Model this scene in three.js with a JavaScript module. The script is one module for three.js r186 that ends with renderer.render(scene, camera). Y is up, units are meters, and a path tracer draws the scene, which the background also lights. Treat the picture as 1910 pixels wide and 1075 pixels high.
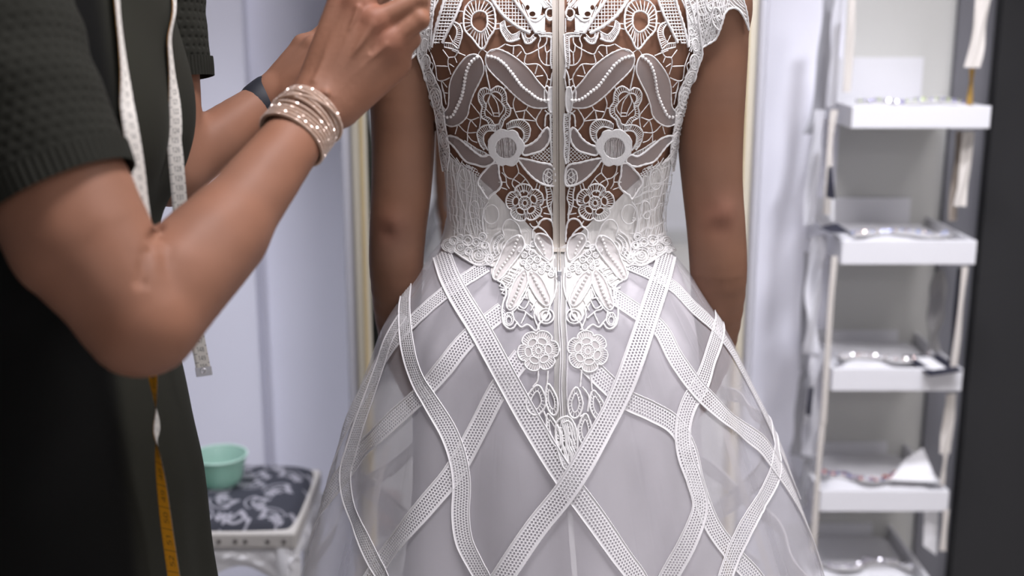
import * as THREE from 'three';
import { mergeGeometries } from 'three/addons/utils/BufferGeometryUtils.js';
import { RoundedBoxGeometry } from 'three/addons/geometries/RoundedBoxGeometry.js';
import { ImprovedNoise } from 'three/addons/math/ImprovedNoise.js';
import { RectAreaLightUniformsLib } from 'three/addons/lights/RectAreaLightUniformsLib.js';

// ---------------------------------------------------------------- camera, exposure, lights
const scene = new THREE.Scene();
scene.background = new THREE.Color(0, 0, 0);
const FPX = 2250, PITCH = 0.2338, EYE = new THREE.Vector3(0, 1.5, 0);
const camera = new THREE.PerspectiveCamera(2 * Math.atan(1075 / 2 / FPX) * 180 / Math.PI, 1910 / 1075, 0.05, 30);
camera.position.copy(EYE);
camera.rotation.x = -PITCH;
camera.focus = 1.5;
camera.userData.fStop = 2.4;
const renderer = new THREE.WebGLRenderer();
renderer.toneMapping = THREE.LinearToneMapping;
renderer.toneMappingExposure = 1.0;
renderer.shadowMap.enabled = true;
RectAreaLightUniformsLib.init();
const LAMPS = [ // x, z, width, depth, intensity, colour
  [0.18, -1.14, 0.42, 0.42, 56, 0xfbf7fd],
  [1.5, -1.05, 0.55, 0.55, 20, 0xfbf7fd],
  [1.0, 2.35, 0.7, 0.7, 22, 0xfbf8fc],  // added fill, brightens the front wall and the side facing the camera
];
const ADDED_SPOTS = [ // added wall-wash spots: x, z, aim x, y, z, candela
  [-0.80, -1.95, -0.50, -0.1, -2.45, 14],
  [0.85, -1.65, 0.58, 0.2, -2.7, 16],
];
// ---------------------------------------------------------------- small helpers
const V = (x, y, z) => new THREE.Vector3(x, y, z);
let seed = 7;
const rnd = () => { seed = (seed * 1664525 + 1013904223) >>> 0; return seed / 4294967296; };
const noise = new ImprovedNoise(), N3 = (x, y, z) => noise.noise(x, y, z);
const lerp = (a, b, t) => a + (b - a) * t, clamp = (x, a, b) => Math.min(b, Math.max(a, x));
const smooth = (a, b, x) => { const t = clamp((x - a) / (b - a), 0, 1); return t * t * (3 - 2 * t); };
const CP = Math.cos(PITCH), SP = Math.sin(PITCH);
function ray(px, py) { const x = (px - 955) / FPX, y = -(py - 537.5) / FPX; return V(x, -SP + y * CP, -CP - y * SP); }
function Pz(px, py, z) { const d = ray(px, py); return d.multiplyScalar((z - EYE.z) / d.z).add(EYE); }
const taken = {};
function numbered(n) { const k = taken[n] = (taken[n] ?? -1) + 1; return k ? n + '_' + String(k).padStart(3, '0') : n; }
function thing(name, label, category, pos = [0, 0, 0], group) {
  const o = new THREE.Group(); o.name = numbered(name); o.position.set(...pos); scene.add(o);
  o.userData = { label, category }; if (group) o.userData.group = group;
  return o;
}
// a part whose geometry is given in world coordinates
function part(parent, name, geo, mat, extra) {
  if (Array.isArray(geo)) geo = join(geo);
  const m = new THREE.Mesh(geo, mat); m.name = name; m.castShadow = m.receiveShadow = true;
  if (parent.isMesh) m.position.set(0, 0, 0); else m.position.copy(parent.position).negate();
  if (extra) Object.assign(m.userData, extra);
  parent.add(m); return m;
}
function struct(name, geo, mat) {
  const m = new THREE.Mesh(Array.isArray(geo) ? join(geo) : geo, mat); m.name = name; m.userData.kind = 'structure'; m.castShadow = m.receiveShadow = true; scene.add(m); return m;
}
function join(list) {
  const keep = list.filter((g) => g && g.attributes.position.count).map((g) => {
    let h = g.index ? g.toNonIndexed() : g;
    for (const k of Object.keys(h.attributes)) if (!['position', 'normal', 'uv'].includes(k)) h.deleteAttribute(k);
    if (!h.attributes.uv) h.setAttribute('uv', new THREE.BufferAttribute(new Float32Array(h.attributes.position.count * 2), 2));
    if (!h.attributes.normal) h.computeVertexNormals();
    return h;
  });
  return mergeGeometries(keep, false);
}
const box = (x0, y0, z0, x1, y1, z1) => { const g = new THREE.BoxGeometry(Math.abs(x1 - x0), Math.abs(y1 - y0), Math.abs(z1 - z0)); g.translate((x0 + x1) / 2, (y0 + y1) / 2, (z0 + z1) / 2); return g; };
const rbox = (x0, y0, z0, x1, y1, z1, r = 0.003) => { const g = new RoundedBoxGeometry(Math.abs(x1 - x0), Math.abs(y1 - y0), Math.abs(z1 - z0), 2, r); g.translate((x0 + x1) / 2, (y0 + y1) / 2, (z0 + z1) / 2); return g; };
// grid surface f(u, v) -> Vector3, u and v in 0..1
function grid(nu, nv, f, uvf) {
  const pos = [], uv = [], idx = [];
  for (let j = 0; j <= nv; j++) for (let i = 0; i <= nu; i++) {
    const p = f(i / nu, j / nv); pos.push(p.x, p.y, p.z);
    const q = uvf ? uvf(i / nu, j / nv) : [i / nu, j / nv]; uv.push(q[0], q[1]);
  }
  for (let j = 0; j < nv; j++) for (let i = 0; i < nu; i++) { const a = j * (nu + 1) + i, b = a + 1, c = a + nu + 1, d = c + 1; idx.push(a, b, d, a, d, c); }
  const g = new THREE.BufferGeometry();
  g.setAttribute('position', new THREE.Float32BufferAttribute(pos, 3)); g.setAttribute('uv', new THREE.Float32BufferAttribute(uv, 2)); g.setIndex(idx); g.computeVertexNormals();
  // close the seam of surfaces that wrap round
  const n = g.attributes.normal, P = g.attributes.position;
  for (let j = 0; j <= nv; j++) {
    const a = j * (nu + 1), b = a + nu;
    if (Math.hypot(P.getX(a) - P.getX(b), P.getY(a) - P.getY(b), P.getZ(a) - P.getZ(b)) < 1e-5) {
      const s = V(n.getX(a) + n.getX(b), n.getY(a) + n.getY(b), n.getZ(a) + n.getZ(b)).normalize();
      n.setXYZ(a, s.x, s.y, s.z); n.setXYZ(b, s.x, s.y, s.z);
    }
  }
  return g;
}
// tube along points; r number or function of 0..1
function tube(pts, r, radial = 6, closed = false, squash = 1) {
  const n = pts.length; if (n < 2) return null;
  const pos = [], nor = [], idx = []; let prev = null;
  const rows = closed ? n + 1 : n;
  for (let i = 0; i < rows; i++) {
    const k = i % n, p = pts[k], a = pts[closed ? (k + n - 1) % n : Math.max(0, k - 1)], b = pts[closed ? (k + 1) % n : Math.min(n - 1, k + 1)];
    const t = V().subVectors(b, a).normalize();
    let up = p.n ? p.n.clone() : prev ? prev.clone() : Math.abs(t.y) < 0.9 ? V(0, 1, 0) : V(1, 0, 0);
    up.addScaledVector(t, -up.dot(t)).normalize(); prev = up;
    const side = V().crossVectors(t, up), R = typeof r === 'function' ? r(i / (rows - 1)) : r;
    for (let j = 0; j < radial; j++) {
      const c = Math.cos(j / radial * 6.2832), s = Math.sin(j / radial * 6.2832);
      const d = V().addScaledVector(side, c).addScaledVector(up, s * squash);
      pos.push(p.x + d.x * R, p.y + d.y * R, p.z + d.z * R); d.normalize(); nor.push(d.x, d.y, d.z);
    }
  }
  for (let i = 0; i < rows - 1; i++) for (let j = 0; j < radial; j++) { const a = i * radial + j, b = i * radial + (j + 1) % radial, c = a + radial, d = b + radial; idx.push(a, d, b, a, c, d); }
  const g = new THREE.BufferGeometry();
  g.setAttribute('position', new THREE.Float32BufferAttribute(pos, 3)); g.setAttribute('normal', new THREE.Float32BufferAttribute(nor, 3)); g.setIndex(idx);
  return g;
}
const curve3 = (pts, n, closed = false) => new THREE.CatmullRomCurve3(pts, closed, 'centripetal').getPoints(n);
// piecewise cubic through rows [x, a, b, c ...] sorted by x: returns f(x) -> array
function table(rows) {
  rows = rows.slice().sort((p, q) => p[0] - q[0]);
  const k = rows[0].length - 1, n = rows.length;
  return (x) => {
    const out = new Array(k);
    let i = 0; while (i < n - 2 && x > rows[i + 1][0]) i++;
    const x0 = rows[i][0], x1 = rows[i + 1][0], h = x1 - x0, t = clamp((x - x0) / h, 0, 1);
    for (let c = 1; c <= k; c++) {
      const y0 = rows[i][c], y1 = rows[i + 1][c], d = (y1 - y0) / h;
      let m0 = i > 0 ? (y1 - rows[i - 1][c]) / (x1 - rows[i - 1][0]) : d, m1 = i < n - 2 ? (rows[i + 2][c] - y0) / (rows[i + 2][0] - x0) : d;
      const t2 = t * t, t3 = t2 * t;
      out[c - 1] = (2 * t3 - 3 * t2 + 1) * y0 + (t3 - 2 * t2 + t) * h * m0 + (-2 * t3 + 3 * t2) * y1 + (t3 - t2) * h * m1;
    }
    return out;
  };
}
// ---------------------------------------------------------------- distance fields
function smin(a, b, k) { const h = Math.max(k - Math.abs(a - b), 0) / k; return Math.min(a, b) - h * h * k * 0.25; }
function bone(a, b, ra, rb) { const d = V().subVectors(b, a), l2 = d.lengthSq() || 1e-9; return { a, d, l2, ra, rb }; }
function bd(q, x, y, z) {
  const ax = x - q.a.x, ay = y - q.a.y, az = z - q.a.z, t = clamp((ax * q.d.x + ay * q.d.y + az * q.d.z) / q.l2, 0, 1);
  return Math.hypot(ax - t * q.d.x, ay - t * q.d.y, az - t * q.d.z) - (q.ra + t * (q.rb - q.ra));
}
function chain(pts, radii) { const o = []; for (let i = 0; i < pts.length - 1; i++) o.push(bone(pts[i], pts[i + 1], radii[i], radii[i + 1])); return o; }
function bones(list, k) { return (x, y, z) => { let d = 1e3; for (const q of list) { const e = bd(q, x, y, z); d = d > 900 ? e : smin(d, e, k); } return d; }; }
function ell(dx, dz, a, b) { // distance to an ellipse, good near it
  const k1 = Math.hypot(dx / a, dz / b), k2 = Math.hypot(dx / (a * a), dz / (b * b));
  return k2 < 1e-6 ? -Math.min(a, b) : k1 * (k1 - 1) / k2;
}
function grad(f, p, h = 0.0012) { return V(f(p.x + h, p.y, p.z) - f(p.x - h, p.y, p.z), f(p.x, p.y + h, p.z) - f(p.x, p.y - h, p.z), f(p.x, p.y, p.z + h) - f(p.x, p.y, p.z - h)).normalize(); }
function snap(f, p, off, n = 3) { for (let i = 0; i < n; i++) { const g = grad(f, p); p.addScaledVector(g, -(f(p.x, p.y, p.z) - off)); } return p; }
function hit(f, px, py, off, t0 = 0.95, t1 = 2.1) {
  const d = ray(px, py), l = d.length(); d.divideScalar(l);
  let t = t0, best = 1e9, bt = t;
  for (let i = 0; i < 160 && t < t1; i++) {
    const e = f(d.x * t, EYE.y + d.y * t, d.z * t) - off;
    if (Math.abs(e) < best) { best = Math.abs(e); bt = t; }
    if (e < 0.00025) break;
    t += Math.max(e * 0.6, 0.0006);
  }
  const p = V(d.x * bt, EYE.y + d.y * bt, d.z * bt); p.miss = best > 0.001; p.n = grad(f, p);
  return p;
}
// surface nets with the vertices moved onto the field
function meshField(f, lo, hi, cell, colour) {
  const nx = Math.ceil((hi[0] - lo[0]) / cell) + 1, ny = Math.ceil((hi[1] - lo[1]) / cell) + 1, nz = Math.ceil((hi[2] - lo[2]) / cell) + 1;
  const val = new Float32Array(nx * ny * nz), B = 6, at = (i, j, k) => (k * ny + j) * nx + i;
  for (let K = 0; K < nz; K += B) for (let J = 0; J < ny; J += B) for (let I = 0; I < nx; I += B) {
    const c = f(lo[0] + (I + B / 2) * cell, lo[1] + (J + B / 2) * cell, lo[2] + (K + B / 2) * cell), far = Math.abs(c) > cell * B * 1.35 + 0.01;
    for (let k = K; k < Math.min(nz, K + B); k++) for (let j = J; j < Math.min(ny, J + B); j++) for (let i = I; i < Math.min(nx, I + B); i++)
      val[at(i, j, k)] = far ? c : f(lo[0] + i * cell, lo[1] + j * cell, lo[2] + k * cell);
  }
  const id = new Int32Array(nx * ny * nz).fill(-1), P = [], idx = [], p = V();
  const O = [[0, 0, 0], [1, 0, 0], [0, 1, 0], [1, 1, 0], [0, 0, 1], [1, 0, 1], [0, 1, 1], [1, 1, 1]], E = [[0, 1], [2, 3], [4, 5], [6, 7], [0, 2], [1, 3], [4, 6], [5, 7], [0, 4], [1, 5], [2, 6], [3, 7]];
  for (let k = 0; k < nz - 1; k++) for (let j = 0; j < ny - 1; j++) for (let i = 0; i < nx - 1; i++) {
    let m = 0; const v = [];
    for (let c = 0; c < 8; c++) { const e = val[at(i + O[c][0], j + O[c][1], k + O[c][2])]; v.push(e); if (e < 0) m |= 1 << c; }
    if (m === 0 || m === 255) continue;
    let x = 0, y = 0, z = 0, n = 0;
    for (const [a, b] of E) if ((v[a] < 0) !== (v[b] < 0)) { const t = v[a] / (v[a] - v[b]); x += lerp(O[a][0], O[b][0], t); y += lerp(O[a][1], O[b][1], t); z += lerp(O[a][2], O[b][2], t); n++; }
    id[at(i, j, k)] = P.length / 3; P.push(lo[0] + (i + x / n) * cell, lo[1] + (j + y / n) * cell, lo[2] + (k + z / n) * cell);
  }
  const quad = (a, b, c, d, flip) => { if (a < 0 || b < 0 || c < 0 || d < 0) return; if (flip) idx.push(a, c, b, a, d, c); else idx.push(a, b, c, a, c, d); };
  for (let k = 1; k < nz - 1; k++) for (let j = 1; j < ny - 1; j++) for (let i = 1; i < nx - 1; i++) {
    const s = val[at(i, j, k)] < 0;
    if (s !== val[at(i + 1, j, k)] < 0) quad(id[at(i, j - 1, k - 1)], id[at(i, j, k - 1)], id[at(i, j, k)], id[at(i, j - 1, k)], !s);
    if (s !== val[at(i, j + 1, k)] < 0) quad(id[at(i - 1, j, k - 1)], id[at(i - 1, j, k)], id[at(i, j, k)], id[at(i, j, k - 1)], !s);
    if (s !== val[at(i, j, k + 1)] < 0) quad(id[at(i - 1, j - 1, k)], id[at(i, j - 1, k)], id[at(i, j, k)], id[at(i - 1, j, k)], !s);
  }
  const nor = [], col = [];
  for (let q = 0; q < P.length; q += 3) {
    p.set(P[q], P[q + 1], P[q + 2]); snap(f, p, 0, 2); const g = grad(f, p, cell * 0.25);
    P[q] = p.x; P[q + 1] = p.y; P[q + 2] = p.z; nor.push(g.x, g.y, g.z);
    if (colour) { const c = colour(p.x, p.y, p.z); col.push(c[0], c[1], c[2]); }
  }
  const g = new THREE.BufferGeometry();
  g.setAttribute('position', new THREE.Float32BufferAttribute(P, 3)); g.setAttribute('normal', new THREE.Float32BufferAttribute(nor, 3));
  if (colour) g.setAttribute('color', new THREE.Float32BufferAttribute(col, 3));
  g.setIndex(idx); return g;
}
function joinColored(list) { return mergeGeometries(list.map((g) => { const h = g.index ? g.toNonIndexed() : g; if (h.attributes.uv) h.deleteAttribute('uv'); return h; }), false); }

// ---------------------------------------------------------------- materials
const std = (o) => new THREE.MeshPhysicalMaterial({ side: THREE.DoubleSide, ...o, color: Array.isArray(o.color) ? new THREE.Color().setRGB(...o.color) : new THREE.Color(o.color ?? 0xffffff) });
function pixelTex(w, h, f, srgb) {
  const d = new Uint8Array(w * h * 4);
  for (let y = 0; y < h; y++) for (let x = 0; x < w; x++) { const c = f(x / w, y / h); d.set([clamp(c[0], 0, 1) * 255, clamp(c[1], 0, 1) * 255, clamp(c[2], 0, 1) * 255, clamp(c[3] ?? 1, 0, 1) * 255], (y * w + x) * 4); }
  const t = new THREE.DataTexture(d, w, h); t.magFilter = THREE.LinearFilter; t.wrapS = t.wrapT = THREE.RepeatWrapping; if (srgb) t.colorSpace = THREE.SRGBColorSpace; t.needsUpdate = true; return t;
}
const grey = (f) => (x, y) => { const c = f(x, y); return [c, c, c]; };
const weave = pixelTex(256, 256, grey((x, y) => 0.5 + 0.25 * Math.sin(x * 6.2832 * 64) * Math.sin(y * 6.2832 * 64) + 0.25 * N3(x * 40, y * 40, 1)));
const streaks = pixelTex(512, 256, grey((x, y) => 0.5 + 0.35 * N3(x * 90, y * 4, 3.3) + 0.25 * N3(x * 30, y * 3, 9.1)));
const creases = pixelTex(512, 512, grey((x, y) => 0.4 + 0.12 * N3(x * 60, y * 3, 3.3) + 0.5 * Math.max(0, N3(x * 46, y * 7, 8.8) - 0.42) * 2 + 0.3 * Math.max(0, N3(x * 120, y * 9, 1.8) - 0.45) * 2));
const plaster = pixelTex(256, 256, grey((x, y) => 0.5 + 0.3 * N3(x * 24, y * 24, 2) + 0.2 * N3(x * 70, y * 70, 5)));
const M = {
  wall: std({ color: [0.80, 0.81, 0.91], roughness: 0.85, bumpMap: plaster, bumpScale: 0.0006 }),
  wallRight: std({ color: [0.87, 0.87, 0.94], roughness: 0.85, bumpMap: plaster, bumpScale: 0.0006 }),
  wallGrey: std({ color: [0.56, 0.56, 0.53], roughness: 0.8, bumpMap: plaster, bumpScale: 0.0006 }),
  wallDarkGrey: std({ color: [0.16, 0.16, 0.175], roughness: 0.85 }),
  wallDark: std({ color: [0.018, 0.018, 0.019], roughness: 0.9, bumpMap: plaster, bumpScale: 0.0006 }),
  ceiling: std({ color: [0.75, 0.75, 0.76], roughness: 0.9 }),
  floor: std({ color: [0.50, 0.48, 0.46], roughness: 0.55 }),
  skinBride: std({ color: 0xffffff, vertexColors: true, roughness: 0.55, specularIntensity: 0.35 }),
  skinTailor: std({ color: 0xffffff, vertexColors: true, roughness: 0.55, specularIntensity: 0.35 }),
  hair: std({ color: [0.035, 0.022, 0.015], roughness: 0.5 }),
  nail: std({ color: [0.55, 0.33, 0.28], roughness: 0.25 }),
  lace: std({ color: [0.85, 0.84, 0.83], roughness: 0.8, sheen: 0.3, sheenRoughness: 0.5 }),
  laceSolid: std({ color: [0.85, 0.84, 0.83], roughness: 0.75, bumpMap: weave, bumpScale: 0.0006, sheen: 0.3 }),
  sheer: std({ color: [0.70, 0.66, 0.66], roughness: 0.7, transparent: true, opacity: 0.34 }),
  stitch: std({ color: [0.66, 0.62, 0.60], roughness: 0.7, transparent: true, opacity: 0.6 }),
  liningIvory: std({ color: [0.76, 0.74, 0.71], roughness: 0.6, bumpMap: streaks, bumpScale: 0.0008, sheen: 0.3 }),
  satin: std({ color: [0.63, 0.60, 0.63], roughness: 0.42, sheen: 0.5, sheenRoughness: 0.4, bumpMap: streaks, bumpScale: 0.0004 }),
  organza: std({ color: [0.82, 0.80, 0.84], roughness: 0.27, transparent: true, opacity: 0.34, bumpMap: creases, bumpScale: 0.0016, specularIntensity: 1 }),
  ribbon: std({ color: [0.82, 0.805, 0.81], roughness: 0.7, sheen: 0.3 }),
  zip: std({ color: [0.50, 0.455, 0.40], roughness: 0.6 }),
  pearl: std({ color: [0.86, 0.84, 0.82], roughness: 0.22, clearcoat: 0.6 }),
  silver: std({ color: [0.8, 0.8, 0.82], roughness: 0.2, metalness: 1 }),
  olive: std({ vertexColors: true, color: [1, 1, 1], roughness: 0.9, specularIntensity: 0.3, sheen: 0.03, sheenRoughness: 0.6, sheenColor: new THREE.Color(0.5, 0.5, 0.42) }),
  oliveKnit: std({ color: [0.0135, 0.0135, 0.0100], roughness: 0.95, specularIntensity: 0.4, sheen: 0.03, sheenColor: new THREE.Color(0.5, 0.5, 0.42) }),
  frame: std({ color: [0.50, 0.46, 0.37], roughness: 0.4 }),
  frameGold: std({ color: [0.62, 0.5, 0.28], roughness: 0.35, metalness: 0.4 }),
  frameGrey: std({ color: [0.42, 0.42, 0.46], roughness: 0.5 }),
  mirror: std({ color: [0.88, 0.9, 0.89], roughness: 0.015, metalness: 1 }),
  white: std({ color: [0.70, 0.70, 0.72], roughness: 0.4 }),
  crystal: std({ color: [0.9, 0.9, 0.95], roughness: 0.05, metalness: 0.85 }),
};

// ---------------------------------------------------------------- the room
{
  const X0 = -2.2, X1 = 2.0, Z0 = -2.9, Z1 = 2.9, H = 2.7;
  struct('floor', box(X0, -0.1, Z0 - 0.2, X1, 0, Z1), M.floor);
  struct('ceiling', box(X0, H, Z0 - 0.2, X1, H + 0.1, Z1), M.ceiling);
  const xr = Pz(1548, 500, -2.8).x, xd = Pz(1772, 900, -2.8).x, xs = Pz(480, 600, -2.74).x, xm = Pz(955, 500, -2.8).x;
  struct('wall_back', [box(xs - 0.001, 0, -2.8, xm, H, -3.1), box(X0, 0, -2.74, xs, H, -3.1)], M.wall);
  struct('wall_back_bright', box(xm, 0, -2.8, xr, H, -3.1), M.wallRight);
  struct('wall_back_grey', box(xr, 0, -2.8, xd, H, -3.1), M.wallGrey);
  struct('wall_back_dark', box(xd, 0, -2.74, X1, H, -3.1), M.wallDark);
  struct('dark_strip_1', box(Pz(1750, 500, -2.78).x, 0, -2.78, xd + 0.01, H, -2.9), M.wallDarkGrey);  // dark grey strip between the grey and the dark wall
  struct('wall_left', box(X0 - 0.1, 0, Z0 - 0.2, X0, H, Z1), M.wallDark);
  struct('wall_right', box(X1, 0, Z0 - 0.2, X1 + 0.1, H, Z1), M.wallGrey);
  struct('wall_front', box(X0, 0, Z1, X1, H, Z1 + 0.1), M.wallRight);
  struct('baseboard_front', box(X0, 0, Z1 - 0.015, X1, 0.1, Z1), M.white);
  LAMPS.forEach(([x, z, w, d, i, c], n) => {
    const t = thing('ceiling_lamp', ['square ceiling lamp panel over the person in the lace dress', 'square ceiling lamp panel over the wall trays', 'unseen ceiling fill panel added over the empty half of the room'][n], 'lamp', [x, H, z]);
    part(t, 'lamp_frame', [box(x - w / 2 - 0.02, H - 0.03, z - d / 2 - 0.02, x + w / 2 + 0.02, H, z - d / 2), box(x - w / 2 - 0.02, H - 0.03, z + d / 2, x + w / 2 + 0.02, H, z + d / 2 + 0.02), box(x - w / 2 - 0.02, H - 0.03, z - d / 2, x - w / 2, H, z + d / 2), box(x + w / 2, H - 0.03, z - d / 2, x + w / 2 + 0.02, H, z + d / 2)], M.white);
    const glow = new THREE.MeshStandardMaterial({ color: 0xffffff, emissive: c, emissiveIntensity: 1.2 });
    part(t, 'lamp_diffuser', box(x - w / 2, H - 0.02, z - d / 2, x + w / 2, H, z + d / 2), glow);
    const l = new THREE.RectAreaLight(c, i, w, d); l.position.set(x, H - 0.024, z); l.lookAt(x, 0, z); scene.add(l);
  });
}
for (const [x, z, ax, ay, az, cd] of ADDED_SPOTS) {  // unseen spots added to wash the back wall with light
  const t = thing('added_wall_spot', x < 0 ? 'small round unseen spot added to brighten the wall behind the white stool' : 'small round unseen spot added to brighten the wall beside the trays', 'lamp', [x, 2.7, z]);
  const ring = new THREE.TorusGeometry(0.05, 0.007, 10, 40); ring.rotateX(Math.PI / 2); ring.translate(x, 2.698, z); part(t, 'added_spot_ring', ring, M.white);
  const disc = new THREE.CylinderGeometry(0.046, 0.046, 0.006, 32); disc.translate(x, 2.697, z);
  part(t, 'added_spot_lens', disc, new THREE.MeshStandardMaterial({ color: 0xffffff, emissive: 0xf6f5ff, emissiveIntensity: 1.2 }));
  const l = new THREE.SpotLight(0xf4f4ff, cd, 0, x < 0 ? 0.42 : 0.5, 1, 2); l.position.set(x, 2.685, z); l.target.position.set(ax, ay, az); l.shadow.radius = x < 0 ? 2 : 5; scene.add(l, l.target);
}
// ---------------------------------------------------------------- the mirror behind the bride
{
  const z = -2.3, xL = Pz(640, 400, z).x, xR = Pz(1416, 400, z).x, y0 = 0.05, y1 = 2.05;
  const t = thing('standing_mirror', 'tall mirror in a cream and gold moulded frame behind the bride', 'mirror', [(xL + xR) / 2, 0, z]);
  const prof = (x, s, y, top) => V(x, y, z);
  const bar = (a, b, off, w, h, m, name) => { // one moulding running from a to b, off = inset from the outer edge
    const isV = Math.abs(a.x - b.x) < 1e-6, list = [];
    const n = 10; const g = grid(1, n, (u, v) => { const ang = v * Math.PI, q = off + w * (0.5 - 0.5 * Math.cos(ang)), r = h * Math.sin(ang); const p = u < 0.5 ? a : b; return isV ? V(p.x + Math.sign((xL + xR) / 2 - p.x) * q, p.y + (u < 0.5 ? 1 : -1) * (p.y < 1 ? q : -q) * (u < 0.5 ? 1 : -1), z + r) : V(p.x + (p.x < (xL + xR) / 2 ? q : -q), p.y + (p.y < 1 ? q : -q), z + r); });
    return g;
  };
  const side = (off, w, h) => [bar(V(xL, y0, z), V(xL, y1, z), off, w, h), bar(V(xR, y0, z), V(xR, y1, z), off, w, h), bar(V(xL, y0, z), V(xR, y0, z), off, w, h), bar(V(xL, y1, z), V(xR, y1, z), off, w, h)];
  part(t, 'frame_outer_moulding', side(0, 0.02, 0.012), M.frameGrey);
  part(t, 'frame_moulding', side(0.02, 0.03, 0.022), M.frame);
  part(t, 'frame_inner_bead', side(0.036, 0.010, 0.030), M.frameGold);
  part(t, 'backing_board', box(xL + 0.002, y0 + 0.002, z - 0.02, xR - 0.002, y1 - 0.002, z - 0.002), M.frameGrey);
  part(t, 'mirror_glass', box(xL + 0.03, y0 + 0.03, z - 0.002, xR - 0.03, y1 - 0.03, z + 0.001), M.mirror);
  part(t, 'foot', rbox(xL + 0.03, 0, z - 0.25, xL + 0.06, 0.05, z + 0.02), M.frame); part(t, 'foot', rbox(xR - 0.06, 0, z - 0.25, xR - 0.03, 0.05, z + 0.02), M.frame);
}

// ---------------------------------------------------------------- the bride
const ZB = -1.61; // depth of her middle
const W = (py, l, r, z = ZB) => { const a = Pz(l, py, z), b = Pz(r, py, z); return [a.y, (b.x - a.x) / 2, (a.x + b.x) / 2]; };
// [world y, half width, centre x, half depth, centre z]
const lev = (py, l, r, b, zc) => [...W(py, l, r), b, zc];
function fine(pts, radii, n = 36) { // a smooth limb: many short bones
  const c = new THREE.CatmullRomCurve3(pts, false, 'centripetal'), N = pts.length - 1, rt = table(radii.map((r, i) => [i / N, r])), P = [], R = [];
  for (let i = 0; i <= n; i++) { P.push(c.getPoint(i / n)); R.push(rt(i / n)[0]); }
  return chain(P, R);
}
const torsoT = table([
  lev(-70, 800, 1290, 0.070, -1.60), lev(-20, 785, 1304, 0.088, -1.60), lev(40, 778, 1310, 0.101, -1.597), lev(100, 782, 1306, 0.107, -1.597), lev(160, 800, 1282, 0.105, -1.60), lev(240, 821, 1260, 0.098, -1.607), lev(330, 832, 1246, 0.089, -1.616), lev(400, 836, 1235, 0.085, -1.622), lev(445, 828, 1240, 0.088, -1.622), lev(500, 806, 1262, 0.100, -1.612), lev(570, 791, 1279, 0.116, -1.598), lev(650, 783, 1289, 0.124, -1.59), lev(760, 783, 1289, 0.118, -1.595), lev(900, 800, 1275, 0.105, -1.60), lev(1075, 820, 1255, 0.1, -1.60),
]);
const yTop = W(-40, 800, 1290)[0], yShoulder = Pz(1040, -75, ZB).y, yHemBody = Pz(1040, 1075, ZB).y;
const CX0 = torsoT(1.4)[1];
const fTorso = (x, y, z) => { const [a, cx, b, zc] = torsoT(y); let d = ell(x - cx, z - zc, a, b) * 0.92;
  if (z > -1.6 && y > 1.02) { // spine furrow and shoulder blades
    const dx = x - CX0; d += 0.005 * Math.exp(-(dx * dx) / 0.0005) * smooth(1.05, 1.2, y) * (1 - smooth(1.5, 1.6, y)); d -= 0.004 * Math.exp(-((Math.abs(dx) - 0.085) ** 2) / 0.0016 - (y - 1.42) ** 2 / 0.006);
  }
  return Math.max(d, y - yShoulder, yHemBody - 0.1 - y); };
const CX = torsoT(1.4)[1];
const armR = fine([Pz(1318, 0, -1.60), Pz(1327, 60, -1.60), Pz(1327, 150, -1.60), Pz(1325, 260, -1.605), Pz(1329, 350, -1.605), Pz(1336, 430, -1.605), Pz(1340, 520, -1.61), Pz(1331, 640, -1.66), Pz(1300, 740, -1.76)], [0.047, 0.0465, 0.0445, 0.0425, 0.0395, 0.0385, 0.0375, 0.031, 0.024]);
const armL = fine([Pz(768, 0, -1.60), Pz(757, 60, -1.60), Pz(751, 150, -1.60), Pz(752, 260, -1.605), Pz(749, 350, -1.605), Pz(742, 430, -1.605), Pz(739, 510, -1.61), Pz(748, 630, -1.66), Pz(785, 740, -1.76)], [0.047, 0.0455, 0.043, 0.041, 0.0395, 0.0375, 0.0355, 0.030, 0.024]);
const neckBase = V(CX, yShoulder + 0.02, -1.605);
const upperBones = [bone(V(CX - 0.06, yShoulder - 0.015, -1.605), armL[0].a, 0.056, 0.05), bone(V(CX + 0.06, yShoulder - 0.015, -1.605), armR[0].a, 0.056, 0.05)];
const headC = V(CX, yShoulder + 0.215, -1.63);
const headBones = [bone(V(CX, yShoulder - 0.02, -1.605), V(CX, yShoulder + 0.13, -1.615), 0.058, 0.052), bone(headC, V(CX, headC.y + 0.02, -1.61), 0.082, 0.085), bone(V(CX, headC.y - 0.05, -1.66), V(CX, headC.y - 0.075, -1.70), 0.055, 0.03), bone(V(CX, headC.y - 0.005, -1.72), V(CX, headC.y - 0.03, -1.735), 0.009, 0.013), bone(V(CX - 0.083, headC.y, -1.63), V(CX - 0.083, headC.y - 0.03, -1.635), 0.013, 0.009), bone(V(CX + 0.083, headC.y, -1.63), V(CX + 0.083, headC.y - 0.03, -1.635), 0.013, 0.009)];
const legBones = [bone(V(CX - 0.085, yHemBody, -1.6), V(CX - 0.075, 0.55, -1.6), 0.085, 0.055), bone(V(CX - 0.075, 0.55, -1.6), V(CX - 0.07, 0.1, -1.58), 0.052, 0.032), bone(V(CX + 0.085, yHemBody, -1.6), V(CX + 0.075, 0.55, -1.6), 0.085, 0.055), bone(V(CX + 0.075, 0.55, -1.6), V(CX + 0.07, 0.1, -1.58), 0.052, 0.032), bone(V(CX - 0.07, 0.07, -1.57), V(CX - 0.07, 0.04, -1.75), 0.034, 0.024), bone(V(CX + 0.07, 0.07, -1.57), V(CX + 0.07, 0.04, -1.75), 0.034, 0.024)];
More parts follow.
